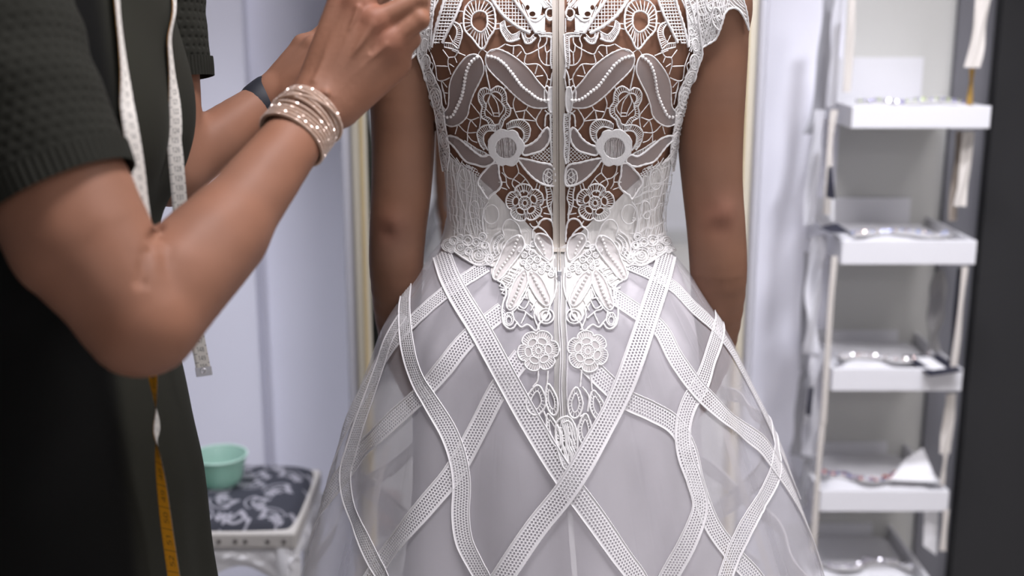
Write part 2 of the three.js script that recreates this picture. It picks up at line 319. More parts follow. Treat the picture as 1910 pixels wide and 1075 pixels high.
const fUpper = bones(upperBones, 0.03), fArmR = bones(armR, 0.003), fArmL = bones(armL, 0.003), fHead = bones(headBones, 0.025), fLegs = bones(legBones, 0.02);
const SPINE = V(0, 0, 0);
const elbowBumps = [[Pz(1352, 398, -1.565), 0.016, 0.0035], [Pz(1336, 428, -1.565), 0.014, -0.0018], [Pz(1330, 392, -1.563), 0.012, -0.0015], [Pz(722, 436, -1.567), 0.010, -0.0020], [Pz(735, 415, -1.565), 0.018, 0.0025]];
function fBride(x, y, z) {
  let d = fTorso(x, y, z);
  const dx = x - CX;
  if (y > 0.9) {
    d = smin(d, fUpper(x, y, z), 0.03);
    let aR = fArmR(x, y, z), aL = fArmL(x, y, z);
    for (const [c, r, h] of elbowBumps) { const q = ((x - c.x) ** 2 + (y - c.y) ** 2 + (z - c.z) ** 2) / (r * r); if (q < 6) { aR -= h * Math.exp(-q); aL -= h * Math.exp(-q); } }
    const k = lerp(0.004, 0.035, smooth(1.40, 1.49, y));
    d = smin(d, aR, k); d = smin(d, aL, k);
    d = smin(d, fHead(x, y, z), 0.025);
  } else { d = Math.min(d, fArmR(x, y, z), fArmL(x, y, z)); }
  d = smin(d, fLegs(x, y, z), 0.03);
  return d;
}
// a relaxed hand: wrist w, forward f, palm-facing n, curl in radians
function handBones(w, f, n, curl, s = 1, thumbSide = 1) {
  const side = V().crossVectors(f, n).normalize().multiplyScalar(thumbSide), out = [], at = (a, b, c) => w.clone().addScaledVector(f, a * s).addScaledVector(side, b * s).addScaledVector(n, c * s);
  const lens = [[0.040, 0.024, 0.019], [0.044, 0.028, 0.02], [0.041, 0.026, 0.02], [0.032, 0.020, 0.018]], off = [0.028, 0.009, -0.010, -0.028], reach = [0.083, 0.086, 0.081, 0.072];
  for (let i = 0; i < 4; i++) {
    let p = at(reach[i], off[i], 0); out.push(bone(at(0, off[i] * 0.45, 0), p, 0.016 * s, 0.011 * s));
    let ang = curl * 0.5 + i * 0.05;
    for (let j = 0; j < 3; j++) { const d = f.clone().multiplyScalar(Math.cos(ang)).addScaledVector(n, Math.sin(ang)), q = p.clone().addScaledVector(d, lens[i][j] * s); out.push(bone(p, q, (0.0092 - j * 0.0009) * s, (0.0084 - j * 0.0009) * s)); p = q; ang += curl; }
  }
  const t0 = at(0.02, 0.022, 0.008), t1 = at(0.055, 0.046, 0.018), t2 = at(0.082, 0.052, 0.026), t3 = at(0.104, 0.050, 0.036);
  out.push(bone(t0, t1, 0.017 * s, 0.0125 * s), bone(t1, t2, 0.0115 * s, 0.0095 * s), bone(t2, t3, 0.0095 * s, 0.0075 * s));
  return out;
}
const bounds = (list, m) => { const lo = [9, 9, 9], hi = [-9, -9, -9]; for (const q of list) for (const p of [q.a, V().addVectors(q.a, q.d)]) ['x', 'y', 'z'].forEach((c, i) => { lo[i] = Math.min(lo[i], p[c] - m); hi[i] = Math.max(hi[i], p[c] + m); }); return [lo, hi]; };
const tone = (base, s) => (x, y, z) => { const n = 1 + 0.08 * N3(x * 24 + s, y * 24, z * 24) + 0.02 * N3(x * 90, y * 90 + s, z * 90), r = 1 + 0.06 * N3(x * 17, y * 17 + s, z * 17 + 4); return [base[0] * n * r, base[1] * n, base[2] * n * (2 - r)]; };
{
  const t = thing('person', 'bride with bare arms seen from behind, wearing a white lace dress', 'person', [CX, 0, -1.6]);
  const plain = tone([0.22, 0.112, 0.071], 1.5), eb = [[Pz(1345, 402, -1.565), 0.03], [Pz(725, 425, -1.567), 0.025]];
  const col = (x, y, z) => { const c = plain(x, y, z); for (const [p, r] of eb) { const e = Math.exp(-((x - p.x) ** 2 + (y - p.y) ** 2 + (z - p.z) ** 2) / (r * r)); c[0] *= 1 + 0.06 * e; c[1] *= 1 - 0.04 * e; } return c; };
  const list = [meshField(fBride, [CX - 0.33, 0.0, -1.83], [CX + 0.33, 1.86, -1.44], 0.0075, col)];
  for (const [arm, sgn] of [[armL, 1], [armR, -1]]) {
    const q = arm[arm.length - 1], w = V().addVectors(q.a, q.d), f = q.d.clone().normalize().add(V(sgn * 0.45, -0.1, -0.15)).normalize(), n = V().crossVectors(f, V(0, 1, 0)).multiplyScalar(1).normalize().multiplyScalar(sgn > 0 ? -1 : 1);
    n.addScaledVector(f, -n.dot(f)).normalize();
    const hb = handBones(w, f, n, 0.35, 0.88, sgn); hb.push(bone(q.a, w, q.ra, q.rb));
    const [lo, hi] = bounds(hb.slice(0, -1), 0.03); list.push(meshField(bones(hb, 0.008), lo, hi, 0.0038, col));
  }
  part(t, 'body', joinColored(list), M.skinBride);
  const fh = bones([bone(V(CX, headC.y + 0.045, -1.615), V(CX, headC.y - 0.0, -1.57), 0.083, 0.07), bone(V(CX, headC.y + 0.10, -1.60), V(CX, headC.y + 0.125, -1.605), 0.045, 0.04), bone(V(CX - 0.06, headC.y + 0.03, -1.63), V(CX + 0.06, headC.y + 0.03, -1.63), 0.045, 0.045)], 0.03);
  part(t, 'hair', meshField((x, y, z) => fh(x, y, z) + 0.0015 * N3(x * 160, y * 40, z * 160), [CX - 0.16, headC.y - 0.14, -1.76], [CX + 0.16, headC.y + 0.2, -1.4], 0.007), M.hair);
}

// ---------------------------------------------------------------- the dress: skirt
const skirtRows = [[452, 826, 1240, 0.092, -1.622], [470, 808, 1254, 0.104, -1.618], [510, 779, 1287, 0.138, -1.61], [545, 752, 1310, 0.160, -1.605], [600, 717, 1343, 0.182, -1.60], [650, 699, 1369, 0.195, -1.60], [700, 681, 1391, 0.206, -1.60], [750, 663, 1413, 0.218, -1.60], [800, 649, 1433, 0.228, -1.60], [900, 622, 1470, 0.247, -1.60], [1000, 592, 1505, 0.266, -1.60], [1075, 570, 1527, 0.28, -1.60]].map(([p, l, r, b, z]) => lev(p, l, r, b, z));
{ const e = skirtRows[skirtRows.length - 1], cx = e[2]; skirtRows.push([0.45, e[1] + 0.075, cx, 0.345, -1.60], [0.2, e[1] + 0.15, cx, 0.40, -1.60], [0.02, e[1] + 0.2, cx, 0.44, -1.60]); }
const skirtT = table(skirtRows), ySkirtTop = skirtRows[0][0];
const wob = (ang, y) => { const q = smooth(ySkirtTop, ySkirtTop - 0.45, y); return 0.008 * q * Math.sin(ang * 9 + 1.2) + 0.006 * q * Math.sin(ang * 17 + 3 + 3 * y); };
const fSkirt = (x, y, z) => { const [a, cx, b, zc] = skirtT(y), w = wob(Math.atan2((x - cx) / a, (z - zc) / b), y); return Math.max(ell(x - cx, z - zc, a + w, b + w) * 0.85, y - ySkirtTop); };
const skirtPoint = (ang, y, off = 0) => { const [a, cx, b, zc] = skirtT(y), w = wob(ang, y) + off; return V(cx + (a + w) * Math.sin(ang), y, zc + (b + w) * Math.cos(ang)); };
const fBare = (x, y, z) => { let d = fTorso(x, y, z); d = smin(d, fUpper(x, y, z), 0.03); const k = lerp(0.004, 0.035, smooth(1.40, 1.49, y)); return smin(smin(d, fArmR(x, y, z), k), fArmL(x, y, z), k); };
const fTorsoUp = (x, y, z) => smin(fTorso(x, y, z), fUpper(x, y, z), 0.03);
const fLace = (x, y, z) => { const s = fSkirt(x, y, z), b = (y > 1.40 ? fBare(x, y, z) : fTorsoUp(x, y, z)) - 0.0035; return smin(b, s, 0.012); };

const dress = thing('wedding_dress', 'white wedding dress with openwork lace back and crossed ribbons over a sheer skirt', 'dress', [CX, 0, -1.6]);
part(dress, 'skirt_overlay', grid(240, 110, (u, v) => skirtPoint(u * 6.28319, lerp(ySkirtTop, 0.02, v ** 1.15)), (u, v) => [u * 3, v * 1.2]), M.organza, { label: 'sheer organza overskirt' });
// opaque lining, a narrower skirt inside
const liningT = table([[452, 832, 1236, 0.090, -1.622], [500, 802, 1266, 0.108, -1.612], [570, 783, 1288, 0.128, -1.598], [650, 773, 1298, 0.150, -1.59], [720, 771, 1300, 0.166, -1.59], [800, 771, 1302, 0.173, -1.59], [900, 770, 1310, 0.174, -1.59], [1075, 752, 1348, 0.182, -1.59]].map(([p, l, r, b, z]) => lev(p, l, r, b, z)).concat([[0.3, 0.27, CX, 0.23, -1.6], [0.06, 0.30, CX, 0.26, -1.6]]));
part(dress, 'skirt_lining', grid(200, 80, (u, v) => { const y = lerp(ySkirtTop + 0.004, 0.06, v), [a, cx, b, zc] = liningT(y), ang = u * 6.28319, w = 0.006 * smooth(0.1, 0.6, v) * Math.sin(ang * 7 + 2) + 0.0015 * N3(Math.sin(ang) * 4, y * 9, Math.cos(ang) * 4); return V(cx + (a + w) * Math.sin(ang), y, zc + (b + w) * Math.cos(ang)); }, (u, v) => [u * 2, v]), M.satin);
// seam tapes hanging between lining and overlay, seen through it
{
  const tape = (pts, w, off) => { const P = curve3(pts.map(([x, y]) => { const p = hit(fSkirt, x, y, -off); return p; }), 30); return grid(30, 1, (u, v) => { const i = Math.round(u * 30), p = P[i].clone(); p.x += (v - 0.5) * w; return p; }); };
  part(dress, 'seam_tape', tape([[1063, 955], [1067, 1010], [1073, 1085]], 0.0065, 0.004), M.ribbon);
  for (const pts of [[[1352, 800], [1372, 870], [1400, 960], [1440, 1085]], [[722, 830], [707, 900], [690, 980], [665, 1085]]]) part(dress, 'seam_tape', tape(pts, 0.009, 0.03), M.stitch);
}
// ---------------------------------------------------------------- lattice ribbons: real holes, corded edges
function ribbonGeo(P, width, field, off, flipZ) {
  // P: points on the skirt, evenly spaced
  const cols = 5, border = 0.11, c = new THREE.CatmullRomCurve3(P, false, 'centripetal'), len = c.getLength(), cell = width * (1 - 2 * border) / cols, rows = Math.max(2, Math.round(len / cell)), S = c.getSpacedPoints(rows * 2);
  const frames = S.map((p, i) => { const t = V().subVectors(S[Math.min(i + 1, S.length - 1)], S[Math.max(i - 1, 0)]).normalize(), n = grad(field, p), b = V().crossVectors(n, t).normalize(); return { p, b, n }; });
  const pos = [], idx = [];
  const pt = (i, w, h = 0) => { // i in half rows (float), w across -0.5..0.5
    const k = clamp(i, 0, S.length - 1), i0 = Math.floor(k), i1 = Math.min(i0 + 1, S.length - 1), t = k - i0, A = frames[i0], B = frames[i1];
    const p = A.p.clone().lerp(B.p, t).addScaledVector(A.b.clone().lerp(B.b, t), w * width); snap(field, p, off + h, 1); return p;
  };
  const add = (p) => (pos.push(p.x, p.y, p.z), pos.length / 3 - 1), quad = (a, b, c2, d) => idx.push(a, b, c2, a, c2, d);
  for (const s of [-1, 1]) for (let r = 0; r < rows; r++) quad(add(pt(r * 2, s * 0.5)), add(pt(r * 2 + 2, s * 0.5)), add(pt(r * 2 + 2, s * (0.5 - border))), add(pt(r * 2, s * (0.5 - border))));
  for (let k = 0; k < cols; k++) for (let r = 0; r < rows; r++) {
    const sh = k % 2 ? 1 : 0, i0 = r * 2 + sh, w0 = -0.5 + border + k * cell / width, w1 = w0 + cell / width, wc = (w0 + w1) / 2, hw = (w1 - w0) * 0.42, hi = 0.82;
    const A = add(pt(i0, w0)), B = add(pt(i0 + 2, w0)), C = add(pt(i0 + 2, w1)), D = add(pt(i0, w1)), e = add(pt(i0 + 1, wc - hw, 0.0003)), f = add(pt(i0 + 1 + hi, wc, 0.0003)), g = add(pt(i0 + 1, wc + hw, 0.0003)), h = add(pt(i0 + 1 - hi, wc, 0.0003));
    idx.push(A, B, e, B, f, e, B, C, f, C, g, f, C, D, g, D, h, g, D, A, h, A, e, h);
  }
  const g = new THREE.BufferGeometry(); g.setAttribute('position', new THREE.Float32BufferAttribute(pos, 3)); g.setIndex(idx); g.computeVertexNormals();
  const edges = [-0.5, 0.5].map((w) => tube(frames.map((f, i) => { const p = pt(i, w, 0.0004); p.n = f.n; return p; }), (t) => 0.00085 + 0.0003 * Math.sin(t * rows * 6.28), 5));
  // small picot loops along one edge
  const picots = []; for (let i = 1; i < rows * 2; i += 1) for (const w of [-0.5, 0.5]) { const a = pt(i - 0.4, w, 0.0004), b = pt(i, w * (1.03 + 0.05 * rnd()), 0.0006), d = pt(i + 0.4, w, 0.0004); picots.push(tube([a, b, d], 0.0004, 3)); }
  return join([g, ...edges, ...picots]);
}
const ribbonPaths = [
  [[[822, 470], [836, 512], [856, 552], [893, 612], [940, 698], [990, 788], [1050, 886], [1110, 968], [1160, 1040], [1195, 1090]], 0.0265, 0.0030],
  [[[1247, 468], [1232, 520], [1214, 575], [1190, 648], [1160, 728], [1112, 822], [1056, 915], [1000, 985], [932, 1085]], 0.0265, 0.0042],
  [[[905, 497], [870, 520], [837, 541], [770, 599], [722, 655], [692, 708]], 0.023, 0.0016],
  [[[940, 578], [870, 635], [825, 690], [781, 740], [726, 790], [680, 834], [655, 866]], 0.025, 0.0014],
  [[[768, 510], [756, 545], [754, 591], [760, 650], [778, 708], [803, 751], [836, 806], [854, 856], [861, 905], [859, 961], [866, 1011], [890, 1060], [905, 1090]], 0.0225, 0.0024],
  [[[975, 664], [948, 700], [925, 735], [897, 790], [868, 845], [840, 890], [798, 940], [742, 1006], [690, 1085]], 0.0245, 0.0018],
  [[[655, 840], [644, 880], [648, 925], [665, 978], [693, 1039], [720, 1090]], 0.0225, 0.0022],
  [[[1172, 492], [1212, 510], [1255, 534], [1294, 574], [1332, 608], [1362, 648], [1388, 696]], 0.023, 0.0016],
  [[[1140, 550], [1170, 570], [1200, 590], [1230, 613], [1260, 668], [1294, 716], [1332, 756], [1382, 800], [1424, 832], [1446, 862]], 0.024, 0.0024],
  [[[1451, 840], [1447, 880], [1426, 925], [1390, 988], [1366, 1039], [1350, 1090]], 0.0235, 0.0022],
  [[[1345, 585], [1340, 620], [1326, 664], [1308, 716], [1286, 752], [1274, 795], [1277, 845], [1296, 900], [1306, 945], [1284, 1010], [1240, 1090]], 0.0235, 0.0018],
  [[[1085, 668], [1128, 712], [1167, 745], [1216, 768], [1258, 794], [1284, 840], [1300, 905], [1328, 980], [1370, 1038], [1415, 1090]], 0.024, 0.0012],
];
for (const [pts, w, off] of ribbonPaths) {
  const e1 = pts[pts.length - 1], e0 = pts[pts.length - 2]; if (e1[1] > 1080) pts.push([e1[0] + (e1[0] - e0[0]) * 1.2, e1[1] + 120], [e1[0] + (e1[0] - e0[0]) * 1.6, e1[1] + 260]);
  const c = new THREE.CatmullRomCurve3(pts.map(([x, y]) => V(x, y, 0)), false, 'centripetal').getSpacedPoints(48);
  const P = c.map((q) => hit(fSkirt, q.x, q.y, off)).filter((p) => !p.miss);
  const grow = (list, len) => { // carry on round the skirt in the same direction
    const a = list[list.length - 1].clone(), d = V().subVectors(a, list[list.length - 3]).normalize(), out = [];
    for (let s = 0; s < len; s += 0.008) { const n = grad(fSkirt, a); d.addScaledVector(n, -d.dot(n)).normalize(); a.addScaledVector(d, 0.008); snap(fSkirt, a, off, 2); if (a.y > ySkirtTop - 0.01) break; out.push(a.clone()); }
    return out;
  };
  const n = ribbonPaths.findIndex((q) => q[0] === pts);
  if ([2, 3, 7, 8].includes(n)) P.push(...grow(P, 0.22));
  if ([4, 6, 9, 10].includes(n)) P.unshift(...grow(P.slice().reverse(), n === 4 || n === 10 ? 0.10 : 0.2).reverse());
  if (P.length > 3) part(dress, 'lattice_ribbon', ribbonGeo(P, w, fSkirt, off), M.ribbon);
}
// the same ribbons round the front of the skirt, seen through it
for (const [a0, a1, y0, y1] of [[1.75, 4.1, 1.05, 0.62], [2.5, 4.75, 1.08, 0.66], [4.55, 2.2, 1.06, 0.62], [3.8, 1.7, 1.08, 0.64], [1.62, 2.9, 0.92, 0.55], [4.66, 3.4, 0.92, 0.55]]) {
  const P = []; for (let i = 0; i <= 40; i++) P.push(skirtPoint(lerp(a0, a1, i / 40), lerp(y0, y1, i / 40), 0.001));
  part(dress, 'lattice_ribbon', ribbonGeo(P, 0.025, fSkirt, 0.001), M.ribbon);
}

// ---------------------------------------------------------------- the dress: lace
const AX = 1044.5;
let MIR = false, LIFT = 0; // LIFT raises a motif that lies on others
const mx = (x) => MIR ? 2 * AX - x : x;
const on = (x, y, off) => { const X = mx(x), s = X > AX ? -1.5 : 1.5; let p; for (let i = 0; i < 14; i++) { p = hit(fLace, X + s * i, y, off + LIFT); if (!p.miss) break; } return p; };
const c2 = (pts, n, closed) => { const c = new THREE.CatmullRomCurve3(pts.map(([x, y]) => V(x, y, 0)), !!closed, 'centripetal'); return (n ? c.getSpacedPoints(n) : c.getSpacedPoints(Math.max(3, Math.round(c.getLength() / 3.4)))).map((p) => [p.x, p.y]); };
const PX = 1 / 1500;
// a thread: path in photo pixels laid on the dress, r in pixels
function thread(pts, r, closed = false, raw = false) {
  const q = raw ? pts : c2(pts, 0, closed); if (closed && !raw) q.pop();
  const ph = rnd() * 6;
  return tube(q.map(([x, y]) => on(x, y, r * PX * 0.7)), (t) => r * PX * (1 + 0.16 * Math.sin(t * q.length * 1.9 + ph) + 0.1 * Math.sin(t * q.length * 4.3)), 6, closed, 0.85);
}
// bars between two curves
function ladder(A, B, n, r, closed = false) {
  const a = c2(A, n, closed), b = c2(B, n, closed), o = [];
  for (let i = 0; i < n; i++) { const j = (rnd() - 0.5) * 1.2; o.push(thread([[a[i][0] + j, a[i][1] - j], [b[i][0], b[i][1]]], r * (0.8 + 0.4 * rnd()))); }
  return o;
}
const inside = (poly, x, y) => { let k = false; for (let i = 0, j = poly.length - 1; i < poly.length; j = i++) { const [a, b] = poly[i], [c, d] = poly[j]; if ((b > y) !== (d > y) && x < (c - a) * (y - b) / (d - b) + a) k = !k; } return k; };
// straight threads across a polygon
function hatch(poly, ang, gap, r, jit = 0.2) {
  const o = [], c = Math.cos(ang), s = Math.sin(ang), us = poly.map(([x, y]) => x * c + y * s), vs = poly.map(([x, y]) => -x * s + y * c);
  for (let v = Math.min(...vs) + gap * 0.5; v < Math.max(...vs); v += gap) {
    const vv = v + (rnd() - 0.5) * gap * jit, cut = [];
    for (let i = 0; i < poly.length; i++) { const j = (i + 1) % poly.length; if ((vs[i] > vv) !== (vs[j] > vv)) cut.push(us[i] + (vv - vs[i]) / (vs[j] - vs[i]) * (us[j] - us[i])); }
    cut.sort((a, b) => a - b);
    for (let i = 0; i + 1 < cut.length; i += 2) { const n = Math.max(1, Math.round((cut[i + 1] - cut[i]) / 6)), q = []; for (let k = 0; k <= n; k++) { const u = lerp(cut[i], cut[i + 1], k / n); const w = jit > 0.5 ? vv + gap * 0.9 * N3(u * 0.06, vv * 0.09, 4.4) : vv; q.push([u * c - w * s, u * s + w * c]); } o.push(thread(q, r, false, true)); }
  }
  return o;
}
// cloth filling a polygon, laid on the dress with a thickness
function cloth(poly, off, cell = 5, holes = []) {
  const pos = [], idx = [], uv = [], key = new Map();
  const pl = poly.map(([x, y]) => new THREE.Vector2(x, y)), hl = holes.map((h) => h.map(([x, y]) => new THREE.Vector2(x, y)));
  if (THREE.ShapeUtils.isClockWise(pl)) pl.reverse(); hl.forEach((h) => { if (!THREE.ShapeUtils.isClockWise(h)) h.reverse(); });
  const all = pl.concat(...hl), tri = THREE.ShapeUtils.triangulateShape(pl, hl);
  const vert = (p) => { const k = p.x.toFixed(2) + ' ' + p.y.toFixed(2); if (!key.has(k)) { const h = on(p.x, p.y, off * PX); key.set(k, pos.length / 3); pos.push(h.x, h.y, h.z); uv.push(p.x * PX * 12, -p.y * PX * 12); } return key.get(k); };
  const split = (a, b, c, d) => {
    const la = a.distanceTo(b), lb = b.distanceTo(c), lc = c.distanceTo(a), m = Math.max(la, lb, lc);
    if (m < cell * 2 || d > 9) { if (MIR) idx.push(vert(a), vert(b), vert(c)); else idx.push(vert(a), vert(c), vert(b)); return; }
    const mid = (p, q) => new THREE.Vector2((p.x + q.x) / 2, (p.y + q.y) / 2);
    if (m === la) { const k = mid(a, b); split(a, k, c, d + 1); split(k, b, c, d + 1); } else if (m === lb) { const k = mid(b, c); split(a, b, k, d + 1); split(a, k, c, d + 1); } else { const k = mid(c, a); split(a, b, k, d + 1); split(k, b, c, d + 1); }
  };
  for (const [i, j, k] of tri) split(all[i], all[j], all[k], 0);
  const g = new THREE.BufferGeometry(); g.setAttribute('position', new THREE.Float32BufferAttribute(pos, 3)); g.setAttribute('uv', new THREE.Float32BufferAttribute(uv, 2)); g.setIndex(idx); g.computeVertexNormals(); return g;
}
function beadRow(pts, pitch, r) {
  const c = new THREE.CatmullRomCurve3(pts.map(([x, y]) => V(x, y, 0)), false, 'centripetal'), n = Math.round(c.getLength() / pitch), o = [];
  for (const p of c.getSpacedPoints(n)) { const h = on(p.x, p.y, r * PX * 0.75), s = new THREE.SphereGeometry(r * PX * (0.92 + 0.16 * rnd()), 8, 6); s.translate(h.x, h.y, h.z); o.push(s); }
  return o;
}
const circ = (x, y, rx, ry = rx, rot = 0, n = 14, lob = 0, amp = 0) => { const o = []; for (let i = 0; i < n; i++) { const a = i / n * 6.28319, k = 1 + amp * Math.cos(a * lob), u = rx * k * Math.cos(a), v = ry * k * Math.sin(a); o.push([x + u * Math.cos(rot) - v * Math.sin(rot), y + u * Math.sin(rot) + v * Math.cos(rot)]); } return o; };
// openwork: wavy threads both ways, with a fine net cloth behind as a sub-part
function openwork(name, poly, gap, extra, net = M.stitch, ang = 1.4, r = 1.25) {
  const p = part(dress, name, [...hatch(poly, ang, gap, r, 0.9), ...hatch(poly, ang + 1.7, gap * 1.3, r * 0.9, 1), ...extra], M.lace);
  part(p, 'net_cloth', cloth(poly, 0.5, 5), net); return p;
}
const stuff = { kind: 'stuff' };
// a leaf: cord round it, sheer cloth in it, beads down it
function leaf(outline, beads, r = 1.5, fill = M.sheer, br = 3.4, pitch = 6.6) {
  const o = c2(outline, 44, true); o.pop();
  const p = part(dress, 'lace_leaf', [thread(outline, r, true), ...(beads ? [] : [])], M.lace);
  part(p, 'leaf_cloth', cloth(o, 0.9), fill);
  if (beads) part(p, 'bead_row', beadRow(beads, pitch, br), M.pearl, stuff);
  return p;
}
// a round needlework flower with petals of loops
function needleFlower(x, y, R, n, rot, seedLabel) {
  const g = [], lob = []; const N = n * 10;
  for (let i = 0; i < N; i++) { const a = i / N * 6.28319 + rot, k = Math.abs(Math.sin(i / N * n * Math.PI)), rr = R * (0.80 + 0.22 * Math.sqrt(k)); lob.push([x + rr * Math.cos(a), y + rr * Math.sin(a)]); }
  g.push(thread(lob, 1.7, true));
  const inn = lob.map(([px, py]) => [x + (px - x) * 0.60, y + (py - y) * 0.60]);
  for (let k = 0; k < n; k++) { const a = (k + 0.5) / n * 6.28319 + rot, q = circ(x + R * 0.5 * Math.cos(a), y + R * 0.5 * Math.sin(a), R * 0.17, R * 0.24, a, 12); g.push(thread(q, 1.3, true)); }
  g.push(...ladder(lob, inn, n * 9, 0.85, true));
  g.push(thread(circ(x, y, R * 0.33, R * 0.36), 1.3, true), thread(circ(x, y, R * 0.13, R * 0.16), 1.2, true), ...ladder(circ(x, y, R * 0.33, R * 0.36), circ(x, y, R * 0.15), 16, 0.8, true));
  return part(dress, 'lace_flower', g, M.lace);
}
function rosette(x, y, R) {
  const g = []; for (const k of [1, 0.74, 0.45, 0.18]) g.push(thread(circ(x, y, R * k, R * k * 0.95), 1.4, true));
  g.push(...ladder(circ(x, y, R), circ(x, y, R * 0.76), 22, 0.8, true), ...ladder(circ(x, y, R * 0.45), circ(x, y, R * 0.2), 12, 0.8, true));
  return part(dress, 'lace_rosette', g, M.lace);
}
function drop(x, y, rx, ry, rot) { // a teardrop loop with ladder rim
  const o = [], i = []; for (let k = 0; k < 18; k++) { const a = k / 18 * 6.28319, q = 1 - 0.42 * Math.max(0, -Math.sin(a)) , u = Math.cos(a) * q, v = Math.sin(a); o.push([x + rx * u * Math.cos(rot) - ry * v * Math.sin(rot), y + rx * u * Math.sin(rot) + ry * v * Math.cos(rot)]); i.push([x + rx * 0.5 * u * Math.cos(rot) - ry * 0.62 * v * Math.sin(rot), y + rx * 0.5 * u * Math.sin(rot) + ry * 0.62 * v * Math.cos(rot)]); }
  return [thread(o, 2.1, true), thread(i, 1.3, true), ...ladder(o, i, 18, 0.9, true)];
}
// dense lace: cloth strip with outlines and slits
function dense(poly, gap = 4.2, ang = 1.4, r = 1.3) { return [...hatch(poly, ang, gap, r, 0.9), ...hatch(poly, ang + 1.9, gap * 2.2, r * 0.8, 1)]; }

function laceHalf() {
  // medallion
  const mo = [[899.6, 92], [880.6, 71.5], [867, 56], [864.5, 37], [868, 14.5], [878, 3], [892, -2], [909.6, 2], [920, 14.5], [924, 37], [922, 55], [912, 71]], mi = [[897, 60], [886, 54.5], [880, 47], [879, 37], [882, 27], [894, 20.6], [906, 24.5], [909, 38], [907, 51]];
  const mi2 = [[899, 60], [889, 57], [881.5, 49], [879, 38], [881.7, 27], [888, 22], [894.5, 20.6], [901, 22], [906.5, 28], [909, 38], [906.5, 49], [903, 55]];
  part(dress, 'lace_medallion', [thread(mo, 2.0, true), thread(mi, 1.9, true), ...ladder(mo, mi2, 27, 1.2, true), thread([[899, 92], [893, 99], [892, 108]], 0.9), thread([[900, 92], [908, 98]], 0.9), thread([[924, 45], [934, 44]], 1.2), thread([[922, 55], [933, 53]], 1.2), thread([[866, 22], [856, 21]], 1.2), thread([[865, 44], [858, 44], [863, 60]], 1.4)], M.lace);
  // the two long leaves
  leaf([[885, 101.4], [872, 105], [856, 122], [843, 143], [838, 161], [837, 185], [835, 200], [828, 209], [824, 216], [826, 225], [831, 232], [842, 236], [856, 232], [871, 217], [876, 196], [883, 176], [896, 150], [902, 134], [901, 119], [895, 106]], [[890, 107], [883, 112], [876, 120], [871, 132], [868, 143], [866, 155], [864, 168], [861, 180], [856, 193], [850, 205], [843, 217], [836, 219], [828, 217]]);
  leaf([[909.5, 98.5], [925, 91.5], [941, 96], [958.8, 106], [976.7, 120], [990, 134], [1003.5, 152], [1018, 169], [1024, 185], [1023, 199], [1006, 202], [988, 198.5], [963, 181], [941, 159.6], [918.6, 138], [908.6, 125], [905.5, 111]], [[910, 105], [920, 107], [928, 110], [936, 116], [944, 123], [949, 130], [954, 136], [960, 144], [967, 154], [976, 164], [987, 172], [998, 181], [1010, 187], [1022, 187.5]]);
  // small fluted flower
  const eo = [[915, 170], [906, 164], [896, 168], [892, 178], [894, 190], [899, 199], [897, 210], [899, 220], [909, 226], [913, 236], [920, 244], [930, 244], [937, 234], [940, 224], [950, 215], [952, 203], [945, 191], [944, 178], [940, 168], [930, 161], [920, 165]], ei = [[915, 174], [907, 175], [902, 180], [902, 187], [907, 197], [904, 208], [906, 217], [914, 221], [918, 226], [922, 232], [929, 232], [933, 224], [936, 219], [942, 212], [943, 202], [936, 192], [936, 180], [931, 174], [923, 171]];
  part(dress, 'lace_bud', [thread(eo, 1.6, true), thread(ei, 1.3, true), ...ladder(eo, ei, 48, 0.85, true), thread([[915, 174], [911, 190], [917, 205], [921, 216]], 1.1), thread([[915, 174], [926, 190], [930, 205], [931, 218]], 1.1), thread([[915, 174], [908, 192], [905, 200], [918, 216]], 1), thread([[915, 173], [935, 192], [939, 203], [930, 218]], 1), thread([[920, 211], [932, 211]], 1.1), thread([[920, 217], [931, 217]], 1.1), thread([[905, 122], [908, 140], [914, 168]], 1.5)], M.lace);
  // big flower
  const fo = [[924, 248], [930, 244], [937, 242], [947, 245], [956, 243.5], [964, 248], [967.5, 256], [974, 263.6], [977.5, 272.5], [974, 282.6], [967.5, 290], [964, 302], [954, 309], [944, 306], [935, 308], [927, 302.7], [920.6, 295], [914, 286], [911.7, 275], [912.8, 261], [918, 254]];
  const big = part(dress, 'lace_flower', [cloth(c2(fo, 40, true).slice(0, -1), 3.4, 5, [circ(943.5, 276, 20.6, 20.6, 0, 26)]), thread(fo, 2.2, true), thread(circ(943.5, 276, 21, 21, 0, 20), 2.0, true), thread(circ(943.5, 276, 26, 26, 0, 20, 6, 0.05), 1.6, true)], M.laceSolid);
  part(big, 'flower_disc', [cloth(circ(943.5, 276, 20.5, 20.5, 0, 26), 0.8)], M.sheer);
  part(big, 'disc_stitches', hatch(circ(943.5, 276, 20, 20, 0, 26), 1.5, 2.6, 0.62, 0.6), M.lace, stuff);
  // ear loops round it
  const l1 = [[925, 235], [910, 233], [898, 237], [890, 247], [891.6, 260], [896, 271], [903, 280]], l2 = [[925, 245], [914, 244], [907, 246], [902, 254], [902.7, 266], [907, 275], [910, 281]];
  const r1 = [[945, 232], [952, 227], [962, 224], [977, 225], [988, 237], [986, 257], [975, 270]], r2 = [[946, 241], [952, 239], [965, 237], [974, 243], [977, 250], [975, 262], [972, 266]];
  part(dress, 'lace_loop', [thread(l1, 1.6), thread(l2, 1.5), ...ladder(l1, l2, 20, 0.9)], M.lace);
  part(dress, 'lace_loop', [thread(r1, 1.6), thread(r2, 1.5), ...ladder(r1, r2, 20, 0.9)], M.lace);
